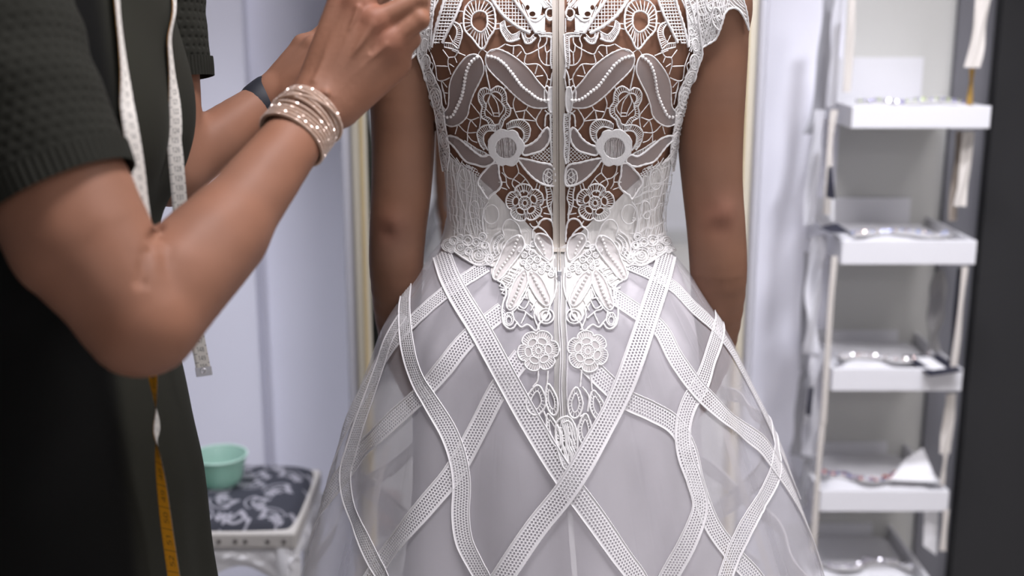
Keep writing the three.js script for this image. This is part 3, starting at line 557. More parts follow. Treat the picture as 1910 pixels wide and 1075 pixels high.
  // its leaves
  leaf([[912.8, 289], [900.5, 292], [889, 286], [878, 277], [867, 268], [859, 261], [847, 255], [835, 254], [832, 259], [844.7, 272], [853.6, 283], [862.5, 295], [871.5, 303], [887, 307], [900, 311], [911.7, 309], [922, 300]], null, 2.3);
  const t1 = [[866, 262], [878, 270], [890, 278], [903, 284], [909, 288]], t2 = [[868, 269], [878, 277], [889, 285], [900, 291], [911, 289]];
  part(dress, 'lace_loop', [thread(t1, 1.2), ...ladder(t1, t2, 15, 0.9)], M.lace);
  leaf([[974.4, 276], [990, 269], [1003, 259], [1012, 246], [1020, 238], [1025, 245], [1023.5, 264.6], [1012, 280], [996, 286], [976, 289]], null, 2.2);
  leaf([[966, 296], [985.6, 298], [1008, 303.7], [1026, 307], [1033, 314], [1033, 346], [1016, 345], [996.8, 334], [981, 318], [970, 303]], null, 2.3);
  part(dress, 'lace_bud', [thread(circ(1023, 331, 10.5, 16), 1.5, true), thread([[1023, 315], [1020, 330], [1023, 347]], 1), thread([[1014, 324], [1032, 336]], 1), thread([[1016, 338], [1031, 326]], 1), thread(circ(1023, 331, 6, 10), 1, true)], M.lace);
  part(dress, 'lace_net', [...hatch([[985, 294], [1030, 272], [1034, 305]], 0.75, 5, 0.75), ...hatch([[985, 294], [1030, 272], [1034, 305]], 2.35, 5, 0.75)], M.lace, stuff);
  leaf([[929, 306], [918.6, 305], [905, 318], [895, 330], [891, 342], [897, 352], [911, 372], [914, 366], [929.8, 354], [935, 343], [931, 327], [930, 312]], null, 2.2);
  // needle flower below and the web that holds it
  needleFlower(979, 379, 35, 5, 0.2);
  // centre edging beside the zip
  const z1 = [[1038, 66], [1034, 64], [1024, 62], [1008, 63]], s1 = [[1037, 66], [1036, 90], [1034, 118], [1034, 126]], s2 = [[1028, 70], [1027.5, 95], [1027, 118], [1029, 128]];
  part(dress, 'lace_edging', [thread(z1, 1.6), thread([[1008, 68], [1020, 68], [1029, 71]], 1.5), ...ladder(z1.slice().reverse(), [[1008, 68], [1020, 68], [1029, 71]], 9, 0.9), thread(s1, 1.9), thread(s2, 1.7), ...ladder(s1, s2, 16, 1), thread([[1034, 128], [1029, 142], [1027, 160]], 1.6), thread([[1035, 120], [1036, 140], [1033, 165]], 1.4), thread([[1034, 128], [1037, 146]], 2.2)], M.lace);
  part(dress, 'lace_edging', [cloth(circ(1028, 186, 5.5, 23, 0, 18), 2.2), thread(circ(1028, 186, 6, 24), 2, true), thread(circ(1020, 176, 5, 16), 1.5, true), thread([[1022, 204], [1030, 212], [1036, 216]], 1.6)], M.laceSolid);
  const u1 = [[1037, 212], [1038, 235], [1036, 262], [1037, 290], [1033, 306]], u2 = [[1026, 214], [1027, 235], [1027, 262], [1029, 290], [1030, 304]];
  part(dress, 'lace_edging', [thread(u1, 2), thread(u2, 1.9), ...ladder(u1, u2, 26, 1.1), ...hatch([[1027, 214], [1037, 214], [1037, 300], [1029, 300]], 0.6, 4, 0.9), thread([[1030, 209], [1019, 214], [1016, 236]], 1.7), thread([[1016, 206], [1026, 214]], 1.4)], M.lace);
  const w1 = [[1017, 348], [1020, 362], [1020, 378], [1024, 392], [1029, 404], [1029, 412]], w2 = [[1026, 348], [1029, 358], [1031, 372], [1028, 380], [1028, 392], [1030, 402]];
  part(dress, 'lace_edging', [thread(w1, 1.6), thread(w2, 1.4), ...ladder(w1, w2, 12, 0.9)], M.lace);
  // the web
  const web = [
    [[944, 83], [955, 86], [970, 85], [976, 93], [981, 101], [1004, 92], [1018, 82], [1020, 72], [1019, 67]], [[958, 86], [957, 101]], [[973, 96], [964, 106]], [[981, 102], [978, 117], [981, 120], [1003, 120], [1013, 130], [1021, 146], [1018, 160]], [[1004, 92], [1006, 108], [1013, 119], [1020, 122], [1028, 122]], [[1020, 98], [1019, 120]], [[1016, 82], [1019, 98], [1029, 91]], [[1003, 120], [998, 138]], [[1000, 143], [1013, 141]], [[1021, 147], [1028, 150]],
    [[943, 82], [930, 90], [916, 96]], [[1004, 64], [1008, 72], [1004, 84], [1005, 92]],
    [[961, 179], [957, 195], [962, 212], [967, 222]], [[984, 199], [981, 205], [962, 209]], [[981, 205], [992, 217], [1000, 225]], [[1011, 203], [1000, 224], [1003, 234], [1012, 245]], [[979, 205], [976, 222]], [[967, 222], [1000, 226]], [[942, 161], [941, 168]], [[952, 202], [957, 202]],
    [[878, 192], [889, 206], [895, 214], [896, 226], [894, 238]], [[870, 220], [878, 224], [893, 219]], [[878, 224], [875, 232], [872, 248], [872, 264]], [[856, 234], [870, 247], [890, 247]], [[879, 225], [889, 237]], [[853, 236], [849, 250]], [[871, 250], [880, 262], [890, 266]],
    [[855, 95], [848, 106], [837, 108], [836, 122], [841, 139]], [[837, 108], [826, 93]], [[848, 106], [852, 117]], [[803, 98], [812, 124], [817, 150], [828, 150], [839, 145]], [[814, 123], [835, 124]], [[796, 110], [808, 121], [806, 133], [812, 146]], [[838, 119], [847, 125]], [[825, 152], [834, 163]], [[823, 152], [827, 172], [835, 174]], [[827, 172], [832, 195]], [[822, 192], [830, 205]], [[868, 104], [851, 97], [843, 94]], [[824, 158], [830, 180]],
    [[938, 308], [940, 322], [948, 332], [958, 335], [972, 345], [977, 360]], [[963, 305], [967, 322], [958, 334], [955, 343], [972, 364]], [[936, 322], [943, 330], [945, 344], [950, 352]], [[930, 340], [944, 340]], [[967, 322], [977, 330], [988, 345], [992, 352]], [[972, 343], [980, 334]], [[935, 350], [946, 354]], [[1002, 342], [999, 352]], [[1007, 345], [1004, 358]],
    [[997, 408], [1003, 402], [1012, 405]], [[1012, 388], [1022, 384]], [[1014, 398], [1026, 400]], [[988, 417], [994, 424], [1004, 420], [1000, 412]], [[1007, 376], [1020, 372]],
  ];
  part(dress, 'lace_web', web.map((p) => thread(p, 1.15)), M.lace);
  // loops at the foot of the open back
  part(dress, 'lace_loop', [thread([[1003, 424], [1008, 413], [1018, 408], [1028, 412], [1033, 428], [1034, 452]], 2), thread([[1003, 422], [1016, 432], [1026, 448], [1032, 462]], 1.8), thread([[993, 445], [994, 430], [1003, 423]], 1.8)], M.lace);
  // bands of netting at the shoulders
  const b1 = [[830, -6], [820, 28], [812, 54], [806, 84], [826, 78], [838, 54], [849, 32], [864, -6]];
  part(dress, 'lace_band', [thread([[831, -8], [820, 28], [812, 54], [805, 88]], 2.9), thread([[864, -8], [849, 32], [837, 55], [825, 80]], 2.9), ...hatch(b1, 0.02, 6, 1.3), ...hatch(b1, 1.75, 5.4, 0.9)], M.lace);
  const f1 = [[847, 41], [856, 46], [861, 55], [861.6, 67], [858, 80], [855, 90]], f2 = [[846, 46], [851, 53], [852, 62], [848, 74], [843, 81]];
  part(dress, 'lace_fan', [thread(f1, 1.7), thread(f2, 1.4), ...ladder(f1, f2, 13, 0.9), thread([[829, 80], [843, 82], [855, 92]], 1.4), thread([[829, 88], [845, 92], [856, 96]], 1.3), ...ladder([[829, 80], [843, 82], [855, 92]], [[829, 88], [845, 92], [856, 96]], 8, 0.8), thread([[838, 66], [844, 78]], 1)], M.lace);
  const b2 = [[918, -6], [939, 29], [967, 50], [988, 60], [994, 54], [978, 25], [958, -6]];
  part(dress, 'lace_band', [thread([[914, -8], [926, 12], [939, 29], [953, 41], [967, 51], [989, 62]], 3.1), thread([[955, -8], [966, 10], [978, 26], [990, 46], [1000, 62]], 3.0), ...hatch(b2, 0.02, 6.5, 0.85), ...hatch(b2, 1.57, 6, 0.75)], M.lace);
  const g1 = [[933, 44], [934, 56], [940, 68], [947, 77], [957, 77], [970, 72]], g2 = [[941, 38], [943, 50], [949, 60], [956, 65], [962, 63], [972, 57]];
  part(dress, 'lace_fan', [thread(g1, 1.8), thread(g2, 1.4), ...ladder(g1, g2, 18, 0.95), thread([[945, 50], [956, 48]], 1), thread([[973, 60], [976, 72], [981, 81], [990, 80], [1000, 70]], 1.8), thread([[979, 60], [981, 70], [988, 72], [996, 64]], 1.3), ...ladder([[974, 64], [977, 74], [982, 81], [990, 80], [1000, 70]], [[979, 62], [981, 70], [985, 73], [990, 71], [996, 65]], 11, 0.9)], M.lace);
  // solid lace between band and zip
  part(dress, 'lace_panel', [cloth([[968, -4], [978, 10], [987, 33], [1003, 33], [1009, 26], [1012, 8], [1006, -4]], 1.6, 4, [circ(993, 26, 6, 5, 0, 9), circ(984, 14, 4, 5, 0, 8)]), cloth([[988, 36], [1000, 58], [1016, 58], [1017, 30], [1008, 28], [1000, 36]], 1.4), thread([[985, 34], [1000, 40], [1016, 28]], 2), thread([[1000, 62], [1018, 59]], 1.8), thread([[1016, 2], [1026, 8], [1032, 18], [1033, 26]], 1.7), thread(circ(1026, 25, 8, 9), 1.7, true), thread([[1018, 30], [1024, 38], [1031, 36]], 2), thread([[1034, 60], [1034, 34]], 1), ...hatch([[958, -4], [968, -4], [986, 32], [978, 26]], 1.2, 4.4, 1.2), ...hatch([[1004, -4], [1032, -4], [1030, 12], [1012, 16]], 0.9, 3.4, 1.5, 0.8)], M.laceSolid);
  // armhole edge: dense nested ovals
  const edge = [[790, -4], [786, 40], [781, 80], [779, 104], [786, 124], [794, 150], [800, 170], [806, 190], [812, 214], [816, 245], [821, 290], [826, 320]], inner = [[804, 40], [798, 80], [795, 108], [803, 130], [812, 150], [822, 172], [824, 194], [828, 212], [830, 232], [834, 254], [838, 284], [834, 320]];
  const strip = edge.concat(inner.slice().reverse());
  openwork('lace_edging', strip, 3.6, [thread(edge, 2.0), thread(inner, 1.6), ...[[812, 184, 11, 20, -0.15], [801, 146, 9, 14, -0.5], [794, 116, 8, 14, 0], [821, 226, 8, 16, -0.2], [828, 262, 7, 16, -0.3], [792, 84, 6, 12, 0.1]].flatMap(([x, y, a, b2, q]) => [thread(circ(x, y, a, b2, q), 1.9, true), thread(circ(x, y, a * 0.6, b2 * 0.65, q), 1.5, true), thread(circ(x, y, a * 0.25, b2 * 0.3, q), 1.3, true)])], M.stitch, 1.1, 1.1);
  openwork('lace_panel', [[790, -6], [812, -6], [806, 40], [800, 88], [781, 100], [784, 50]], 4, [thread([[812, -6], [806, 40], [803, 86]], 2), thread([[806, -6], [796, 24], [792, 44]], 2), thread([[820, -6], [808, 20], [797, 44]], 1.6), thread(circ(800, 60, 5, 7, 0.3, 9), 1.8, true), ...hatch([[782, 70], [805, 64], [802, 96], [783, 104]], 1.2, 4, 1.1, 0.9)], M.stitch, 0.5, 1.1);
  // side panel: stitched lace over the lining
  const sp = [[828, 288], [862, 307], [880, 316], [892, 334], [905, 356], [908, 400], [912, 440], [846, 446], [838, 400], [834, 350]];
  part(dress, 'lace_panel', [...hatch(sp, 1.5, 4.2, 0.75, 1.6), ...hatch(sp, 0.4, 12, 0.7, 1.8), thread([[862, 300], [852, 330], [856, 362], [868, 398], [866, 436]], 1.1), thread([[874, 312], [880, 348], [876, 392], [886, 440]], 1.1), thread([[911, 376], [902, 390], [900, 420], [906, 446]], 1.4), thread(circ(884, 392, 9, 17, 0.1), 1.1, true), thread(circ(916, 400, 14, 18), 1.1, true), thread(circ(866, 334, 11, 20), 1, true), thread([[940, 440], [937, 424], [944, 412], [955, 410], [966, 420], [972, 436]], 1.4), ...hatch([[866, 308], [888, 314], [898, 330], [882, 326]], 0.5, 4, 0.8), ...hatch([[866, 308], [888, 314], [898, 330], [882, 326]], 2.1, 5, 0.8)], M.lace);
  part(dress, 'lace_edging', [...hatch([[826, 282], [842, 286], [866, 306], [884, 312], [880, 318], [856, 308], [838, 300]], 0.9, 3.4, 1.2, 0.8)], M.lace);
  // hanging lace over the top of the skirt
  LIFT = 0.0004;
  const ground = part(dress, 'lace_ground', [cloth([[838, 440], [900, 438], [944, 436], [960, 440], [996, 432], [1036, 470], [1038, 530], [1034, 552], [1026, 570], [1020, 590], [1006, 600], [984, 560], [978, 545], [960, 574], [946, 572], [948, 540], [930, 526], [916, 512], [916, 494], [892, 494], [866, 484], [842, 462]], 0.3, 6)], M.liningIvory);
  LIFT = 0.0012;
  rosette(893, 477, 18); rosette(859, 462, 14); rosette(836, 458, 12);
  const pe = [[846, 442], [850, 468], [872, 486], [890, 496], [908, 494], [922, 480], [940, 454], [936, 438], [900, 436]];
  part(dress, 'lace_panel', [...[[872, 449, 10], [846, 450, 8], [888, 452, 8], [874, 470, 7], [904, 458, 7], [912, 484, 8], [842, 466, 6], [900, 442, 7], [858, 444, 6]].flatMap(([x, y, q]) => [thread(circ(x, y, q), 1.6, true), thread(circ(x, y, q * 0.55), 1.4, true), ...ladder(circ(x, y, q), circ(x, y, q * 0.55), 10, 0.8, true)]), ...[14, 21, 28, 35].map((q) => thread([2.0, 2.35, 2.7, 3.05, 3.4, 3.75].map((t) => [948 + q * Math.cos(t), 462 - q * Math.sin(t) * 0.95]), 1.5)), ...ladder([2.0, 2.7, 3.4, 3.75].map((t) => [948 + 21 * Math.cos(t), 462 - 20 * Math.sin(t)]), [2.0, 2.7, 3.4, 3.75].map((t) => [948 + 28 * Math.cos(t), 462 - 27 * Math.sin(t)]), 12, 0.9), ...[0, 7, 14, 21].map((k) => thread([[918 - k, 446], [912 - k, 466], [920 - k * 0.6, 486 - k * 0.4], [934 - k * 0.3, 480 - k]], 1.4)), thread([[848, 470], [868, 484], [892, 496], [910, 494], [920, 498]], 2)], M.lace);
  LIFT = 0.0028;
  leaf([[971, 440], [955, 444], [942, 457], [930, 484], [919, 511], [920, 519], [926, 523], [936, 517], [951, 498], [966, 479], [978, 458]], [[968, 442], [963, 452], [958, 466], [951, 478], [942, 490], [933, 502], [926, 514]], 1.9, M.sheer, 3.2, 7);
  leaf([[1027, 446], [1010, 436], [1000, 438], [996, 450], [1006, 468], [1016, 480], [1026, 486], [1031, 474]], [[1004, 446], [1010, 456], [1014, 466], [1016, 474]], 1.7, M.sheer, 3, 7);
  leaf([[979, 504], [966, 514], [956.7, 530], [948, 556], [944.5, 571], [951, 579], [960, 573], [968, 560], [980, 539], [985, 518]], [[977, 512], [971, 528], [966, 542], [960, 556], [951, 573]], 1.8, M.sheer, 3.4, 7.4);
  leaf([[988, 506], [1001, 510], [1012.6, 523], [1021, 540], [1027, 556], [1026, 566], [1019, 571], [1008, 564], [998, 550], [987, 530], [984, 516]], [[991, 510], [998, 523], [1005, 536], [1012, 548], [1019, 562]], 1.8, M.sheer, 3.4, 7.4);
  LIFT = 0.0016;
  part(dress, 'lace_panel', [...[[984, 462, 5], [992, 472, 6], [978, 476, 5], [1002, 484, 6], [988, 486, 6], [998, 498, 5], [1012, 494, 5], [976, 490, 5], [994, 456, 5], [984, 498, 5], [1022, 500, 6], [1010, 506, 5], [1028, 512, 5], [970, 466, 4.5]].flatMap(([x, y, q]) => [thread(circ(x, y, q), 1.9, true), thread(circ(x, y, q * 0.4), 1.5, true)]), thread([[974, 450], [990, 466], [1004, 476], [1024, 490]], 1.8), ...dense([[928, 522], [952, 500], [974, 500], [948, 540], [940, 560]], 5, 0.3, 1.4), thread([[928, 524], [940, 532], [944, 548], [938, 566], [936, 584], [940, 606], [950, 614], [958, 612], [964, 604], [972, 611], [984, 606], [1000, 618], [1006, 604]], 2.2), thread([[1036, 500], [1038, 530], [1034, 552], [1026, 570], [1020, 590], [1006, 604]], 2), thread(circ(1018, 590, 8, 9), 2.2, true), thread(circ(1018, 590, 15, 14), 1.8, true), thread([[1004, 496], [1016, 490], [1028, 494], [1035, 510]], 1.8)], M.lace);
  part(dress, 'lace_web', [[[986, 535], [974, 560], [956, 582], [945, 584]], [[985, 540], [988, 560], [998, 572], [996, 590], [1006, 616]], [[968, 558], [966, 576], [980, 582], [972, 604]], [[980, 582], [994, 594]], [[956, 580], [958, 594], [966, 604]], [[985, 558], [974, 556], [967, 568], [978, 576], [987, 562]], [[1000, 560], [990, 580]]].map((p) => thread(p, 1.6)), M.lace);
  part(dress, 'lace_bud', [thread(circ(949, 596, 9, 12), 1.6, true), thread(circ(949, 598, 5, 7), 1.3, true), ...ladder(circ(949, 596, 9, 12), circ(949, 598, 5, 7), 14, 0.9, true)], M.lace);
}
for (MIR of [false, true]) laceHalf();
MIR = false; LIFT = 0.002;
for (const [x, y] of [[1004, 655], [1096, 656]]) {
  part(dress, 'lace_panel', [cloth(circ(x, y, 31, 36, 0, 20), 0.4, 6)], M.stitch);
  needleFlower(x, y, 38, 6, 0.4 + (x > 1040 ? 0.5 : 0));
}
LIFT = 0.0016;
part(dress, 'lace_drop', drop(1000, 747, 19, 28, 0.12), M.lace); part(dress, 'lace_drop', drop(1028, 746, 11, 30, -0.2), M.lace); part(dress, 'lace_drop', drop(1031, 803, 11, 32, -0.3), M.lace);
part(dress, 'lace_drop', drop(1073, 752, 14, 29, 0.06), M.lace); part(dress, 'lace_drop', drop(1113, 757, 13, 29, -0.25), M.lace); part(dress, 'lace_drop', drop(1091, 801, 13, 29, 0.02), M.lace);
for (const bar of [[[1004, 692], [1002, 712], [994, 722]], [[1022, 692], [1020, 720]], [[1085, 690], [1082, 722]], [[1102, 700], [1104, 728]], [[1013, 765], [1018, 778]], [[1082, 778], [1090, 774]], [[1086, 722], [1098, 740], [1096, 768]], [[1018, 775], [1020, 790]]]) part(dress, 'lace_bar', thread(bar, 1.9), M.lace);
part(dress, 'lace_panel', [...dense([[1042, 782], [1062, 778], [1074, 800], [1074, 850], [1068, 876], [1054, 872], [1042, 846], [1036, 812]], 4, 1.3, 1.7), thread([[1040, 786], [1036, 812], [1042, 848], [1054, 876], [1070, 878], [1076, 850], [1074, 800], [1060, 778]], 2.2, true), thread([[1050, 790], [1060, 786], [1068, 800], [1062, 812]], 2), ...[0, 1, 2, 3].map((k) => thread([[1046 + k * 7, 800], [1050 + k * 6, 826], [1046 + k * 7, 850], [1054 + k * 4, 870]], 1.5))], M.lace);
LIFT = 0;
// ---------------------------------------------------------------- bodice lining with the deep open back
{
  const back = [[815, 284], [832, 288], [865, 308], [894, 332], [919, 355], [945, 384], [970, 402], [997, 429], [1025, 452], [1040, 460]].map(([x, y]) => { const p = hit(fTorso, x, y, 0.001); return [p.x, p.y]; });
  const cxW = hit(fTorso, AX, 440, 0.001).x, topAt = (x) => { const d = -Math.abs(x - cxW); const r = back; if (d <= r[0][0] - cxW) return r[0][1]; for (let i = 0; i < r.length - 1; i++) if (d <= r[i + 1][0] - cxW) return lerp(r[i][1], r[i + 1][1], (d - (r[i][0] - cxW)) / (r[i + 1][0] - r[i][0])); return r[r.length - 1][1]; };
  const yb = Pz(1040, 478, -1.53).y, yFront = Pz(1040, 90, -1.6).y;
  const f = (u, v) => {
    const ang = u * 6.28319, y0 = yb; let y1 = yFront;
    const [a, cx] = torsoT(1.3), bk = Math.cos(ang);
    if (bk > -0.25) { const yb1 = topAt(cx + a * Math.sin(ang)); y1 = lerp(yFront, yb1, smooth(-0.25, 0.05, bk)); }
    const y = lerp(y0, y1, v), [A, X, B, Z] = torsoT(y); const off = 0.0022 + (y < ySkirtTop + 0.03 ? 0.001 : 0);
    return V(X + (A + off) * Math.sin(ang), y, Z + (B + off) * Math.cos(ang));
  };
  part(dress, 'bodice_lining', grid(300, 40, f, (u, v) => [u * 3, v]), M.liningIvory);
}
// zip down the middle of the back
{
  const run = (x0, x1, ya, yb, off, n = 60) => grid(6, n, (u, v) => { const y = lerp(ya, yb, v), p = hit(fLace, lerp(x0, x1, u) + (y - 300) * 0.004, y, off); return p; });
  const zp = part(dress, 'zip_placket', [run(1031, 1041.5, -10, 470, 0.0022), run(1042.5, 1054, -10, 470, 0.0022)], M.zip);
  part(zp, 'zip_coil', [-1, 1].map((s) => { const P = []; for (let i = 0; i <= 140; i++) { const y = lerp(-10, 520, i / 140); P.push(hit(fLace, 1042 + s * 2.2 + (y - 300) * 0.004, y, 0.0024)); } return tube(P, 0.0007, 5); }), M.zip);
  const tp = part(dress, 'zip_placket', [run(1032, 1042.5, 470, 860, 0.0008, 50), run(1044.5, 1054, 470, 860, 0.0008, 50)], M.liningIvory);
  part(tp, 'zip_edge', [1041.5, 1045.5, 1055].map((x) => { const P = []; for (let i = 0; i <= 60; i++) { const y = lerp(470, 860, i / 60); P.push(hit(fLace, x + 3 * smooth(500, 700, y) + 1.2 * Math.sin(y * 0.05), y, 0.002)); } return tube(P, 0.0007, 5); }), M.ribbon);
  const p = hit(fLace, 1043, 521, 0.005), pull = rbox(-0.0022, -0.008, -0.001, 0.0022, 0.004, 0.001, 0.0008); pull.translate(p.x, p.y, p.z);
  part(zp, 'zip_pull', [pull, (() => { const g = rbox(-0.003, -0.002, -0.0016, 0.003, 0.005, 0.0016, 0.001); g.translate(p.x, p.y + 0.006, p.z); return g; })()], M.silver);
}
openwork('lace_yoke', [[736, -14], [900, -22], [1044, -22], [1190, -22], [1354, -14], [1330, -32], [1270, -46], [1160, -44], [1044, -36], [930, -44], [820, -46], [760, -30]], 6.5, [thread([[736, -14], [760, -32], [820, -48], [930, -46], [1044, -38], [1160, -46], [1270, -48], [1330, -32], [1354, -8]], 2.4)], M.stitch, 0.7, 1.3);
// cap sleeves
{
  const make = (strip, rim, flap, extra, holes) => { const p = part(dress, 'cap_sleeve', [thread(rim, 2.2), ...hatch(strip, 1.3, 4, 1.15, 1), ...hatch(strip, 2.8, 6, 1, 1), ...hatch(flap, 0.7, 4, 1.1, 1), ...holes.map((h) => thread(h, 1.8, true)), ...extra], M.lace); part(p, 'net_cloth', [cloth(strip, 0.6, 5, holes), cloth(flap, 0.6, 4)], M.stitch); };
  make([[790, -10], [784, 40], [777, 96], [762, 112], [764, 92], [768, 62], [752, 30], [736, 16], [730, -10]], [[777, 100], [762, 112], [764, 92], [768, 62], [752, 30], [736, 16], [722, 15], [708, 26], [698, 52]], [[732, -10], [736, 16], [722, 15], [708, 26], [698, 52], [700, 20], [712, -10]],
    [thread([[698, 52], [700, 22], [708, 4], [716, -10]], 2), thread([[770, 96], [776, 64], [770, 34], [758, 12]], 1.6), ...hatch([[768, 104], [786, 60], [784, 40], [768, 66]], 1.1, 4.4, 1.2, 1), ...hatch([[733, -8], [760, -8], [764, 30], [750, 26]], 1.4, 5, 1.1, 1)], [circ(776, -2, 5, 11, 0.2, 10), circ(757, 20, 4, 5, 0, 8)]);
  make([[1299, -10], [1303, 40], [1304, 112], [1310, 90], [1322, 82], [1334, 74], [1342, 58], [1348, 40], [1353, 24], [1362, 16], [1358, -10]], [[1304, 112], [1310, 90], [1322, 82], [1334, 74], [1342, 58], [1348, 40], [1353, 24], [1362, 16], [1374, 16], [1384, 26], [1392, 42], [1397, 56]], [[1358, -10], [1362, 16], [1374, 16], [1384, 26], [1392, 42], [1397, 56], [1394, 28], [1388, 4], [1382, -10]],
    [thread([[1397, 56], [1394, 28], [1388, 4], [1382, -10]], 2), thread([[1308, 92], [1318, 60], [1326, 34], [1330, 20]], 1.6), thread([[1340, 56], [1330, 44], [1328, 28], [1334, 14], [1342, 20], [1346, 36]], 1.8), thread(circ(1341, 34, 3.5, 6, 0.4), 1.7, true), thread([[1316, -8], [1318, 10], [1325, 22], [1330, 10], [1332, -8]], 1.9), ...hatch([[1306, 104], [1304, 60], [1322, 40], [1340, 60], [1330, 76], [1314, 86]], 1.9, 4.4, 1.2, 1), ...hatch([[1336, -8], [1358, -8], [1360, 14], [1350, 22], [1340, 14]], 1.7, 4.6, 1.2, 1)], [circ(1325, 4, 5.5, 14, -0.15, 10), circ(1341, 34, 2.2, 4, -0.3, 8)]);
}

// ---------------------------------------------------------------- the seamstress
const GX = -0.505, GZ = -1.28; // her middle; she faces +x
const gFront = (px, py, z = GZ) => { const p = Pz(px, py, z); return [p.y, p.x]; };
// rows: world y, front x, back x, half width in z
const gRows = [[...gFront(300, -60), -0.62, 0.15], [...gFront(312, 40), -0.635, 0.17], [...gFront(318, 130), -0.645, 0.175], [...gFront(316, 250), -0.645, 0.172], [...gFront(296, 340), -0.64, 0.166], [...gFront(280, 420), -0.625, 0.158], [...gFront(290, 560), -0.62, 0.160], [...gFront(322, 690), -0.64, 0.178], [...gFront(345, 800), -0.655, 0.190], [...gFront(366, 900), -0.665, 0.196], [...gFront(384, 1075), -0.67, 0.2], [0.45, -0.315, -0.67, 0.205]];
const gT = table(gRows), gTop = 1.58, gHem = 0.46;
const SH_R = Pz(-52, -8, -1.12), SH_L = Pz(282, -40, -1.47), NECK = V(-0.5, 1.60, GZ);
const bustR = V(-0.442, Pz(284, 226, -1.27).y, -1.20), bustL = V(-0.442, Pz(284, 226, -1.27).y, -1.36);
const fGown = (x, y, z) => {
  const [fx, bx, hz] = gT(clamp(y, 0.3, 1.56)); const cx = (fx + bx) / 2, a = (fx - bx) / 2;
  let d = Math.max(ell(x - cx, z - GZ, a, hz) * 0.9, y - gTop, gHem - y);
  for (const b of [bustR, bustL]) d = smin(d, Math.hypot(x - b.x, (y - b.y) * 0.85, z - b.z) - 0.076, 0.06);
  d = smin(d, bd(gSh[0], x, y, z), 0.04); d = smin(d, bd(gSh[1], x, y, z), 0.04);
  const ang = Math.atan2(x - cx, z - GZ);
  return d + smooth(1.12, 0.6, y) * 0.006 * Math.sin(ang * 9 + 0.5) + 0.0015 * N3(x * 18, y * 9, z * 18);
};
const gSh = [bone(V(-0.5, 1.565, GZ + 0.05), SH_R, 0.05, 0.062), bone(V(-0.5, 1.565, GZ - 0.05), SH_L, 0.05, 0.06)];
const EL_R = Pz(264, 594, -1.045), WR_R = Pz(580, 218, -1.275), EL_L = Pz(316, 318, -1.43), WR_L = Pz(494, 188, -1.53);
const midFR = Pz(412, 438, -1.145), upR = Pz(146, 440, -1.06);
const armGR = [bone(SH_R, upR, 0.062, 0.0635), bone(upR, EL_R, 0.0635, 0.047), bone(EL_R, midFR, 0.0455, 0.0415), bone(midFR, WR_R, 0.0415, 0.029), bone(Pz(330, 520, -1.09), midFR, 0.046, 0.040)];
const armGL = [bone(SH_L, EL_L, 0.05, 0.041), bone(EL_L, Pz(405, 258, -1.48), 0.040, 0.035), bone(Pz(405, 258, -1.48), WR_L, 0.035, 0.025)];
const fNear = (x, y, z) => Math.min(bd(armGR[0], x, y, z), bd(armGR[1], x, y, z), smin(Math.min(bd(armGR[2], x, y, z), bd(armGR[3], x, y, z)), bd(armGR[4], x, y, z), 0.02)), crease = [[291, 424], [285, 446], [273, 478], [266, 505], [264, 528]].map(([x, y]) => hit(fNear, x, y, 0, 0.7));
function segD(p, a, b) { const d = V().subVectors(b, a), t = clamp(V().subVectors(p, a).dot(d) / d.lengthSq(), 0, 1); return p.distanceTo(a.clone().addScaledVector(d, t)); }
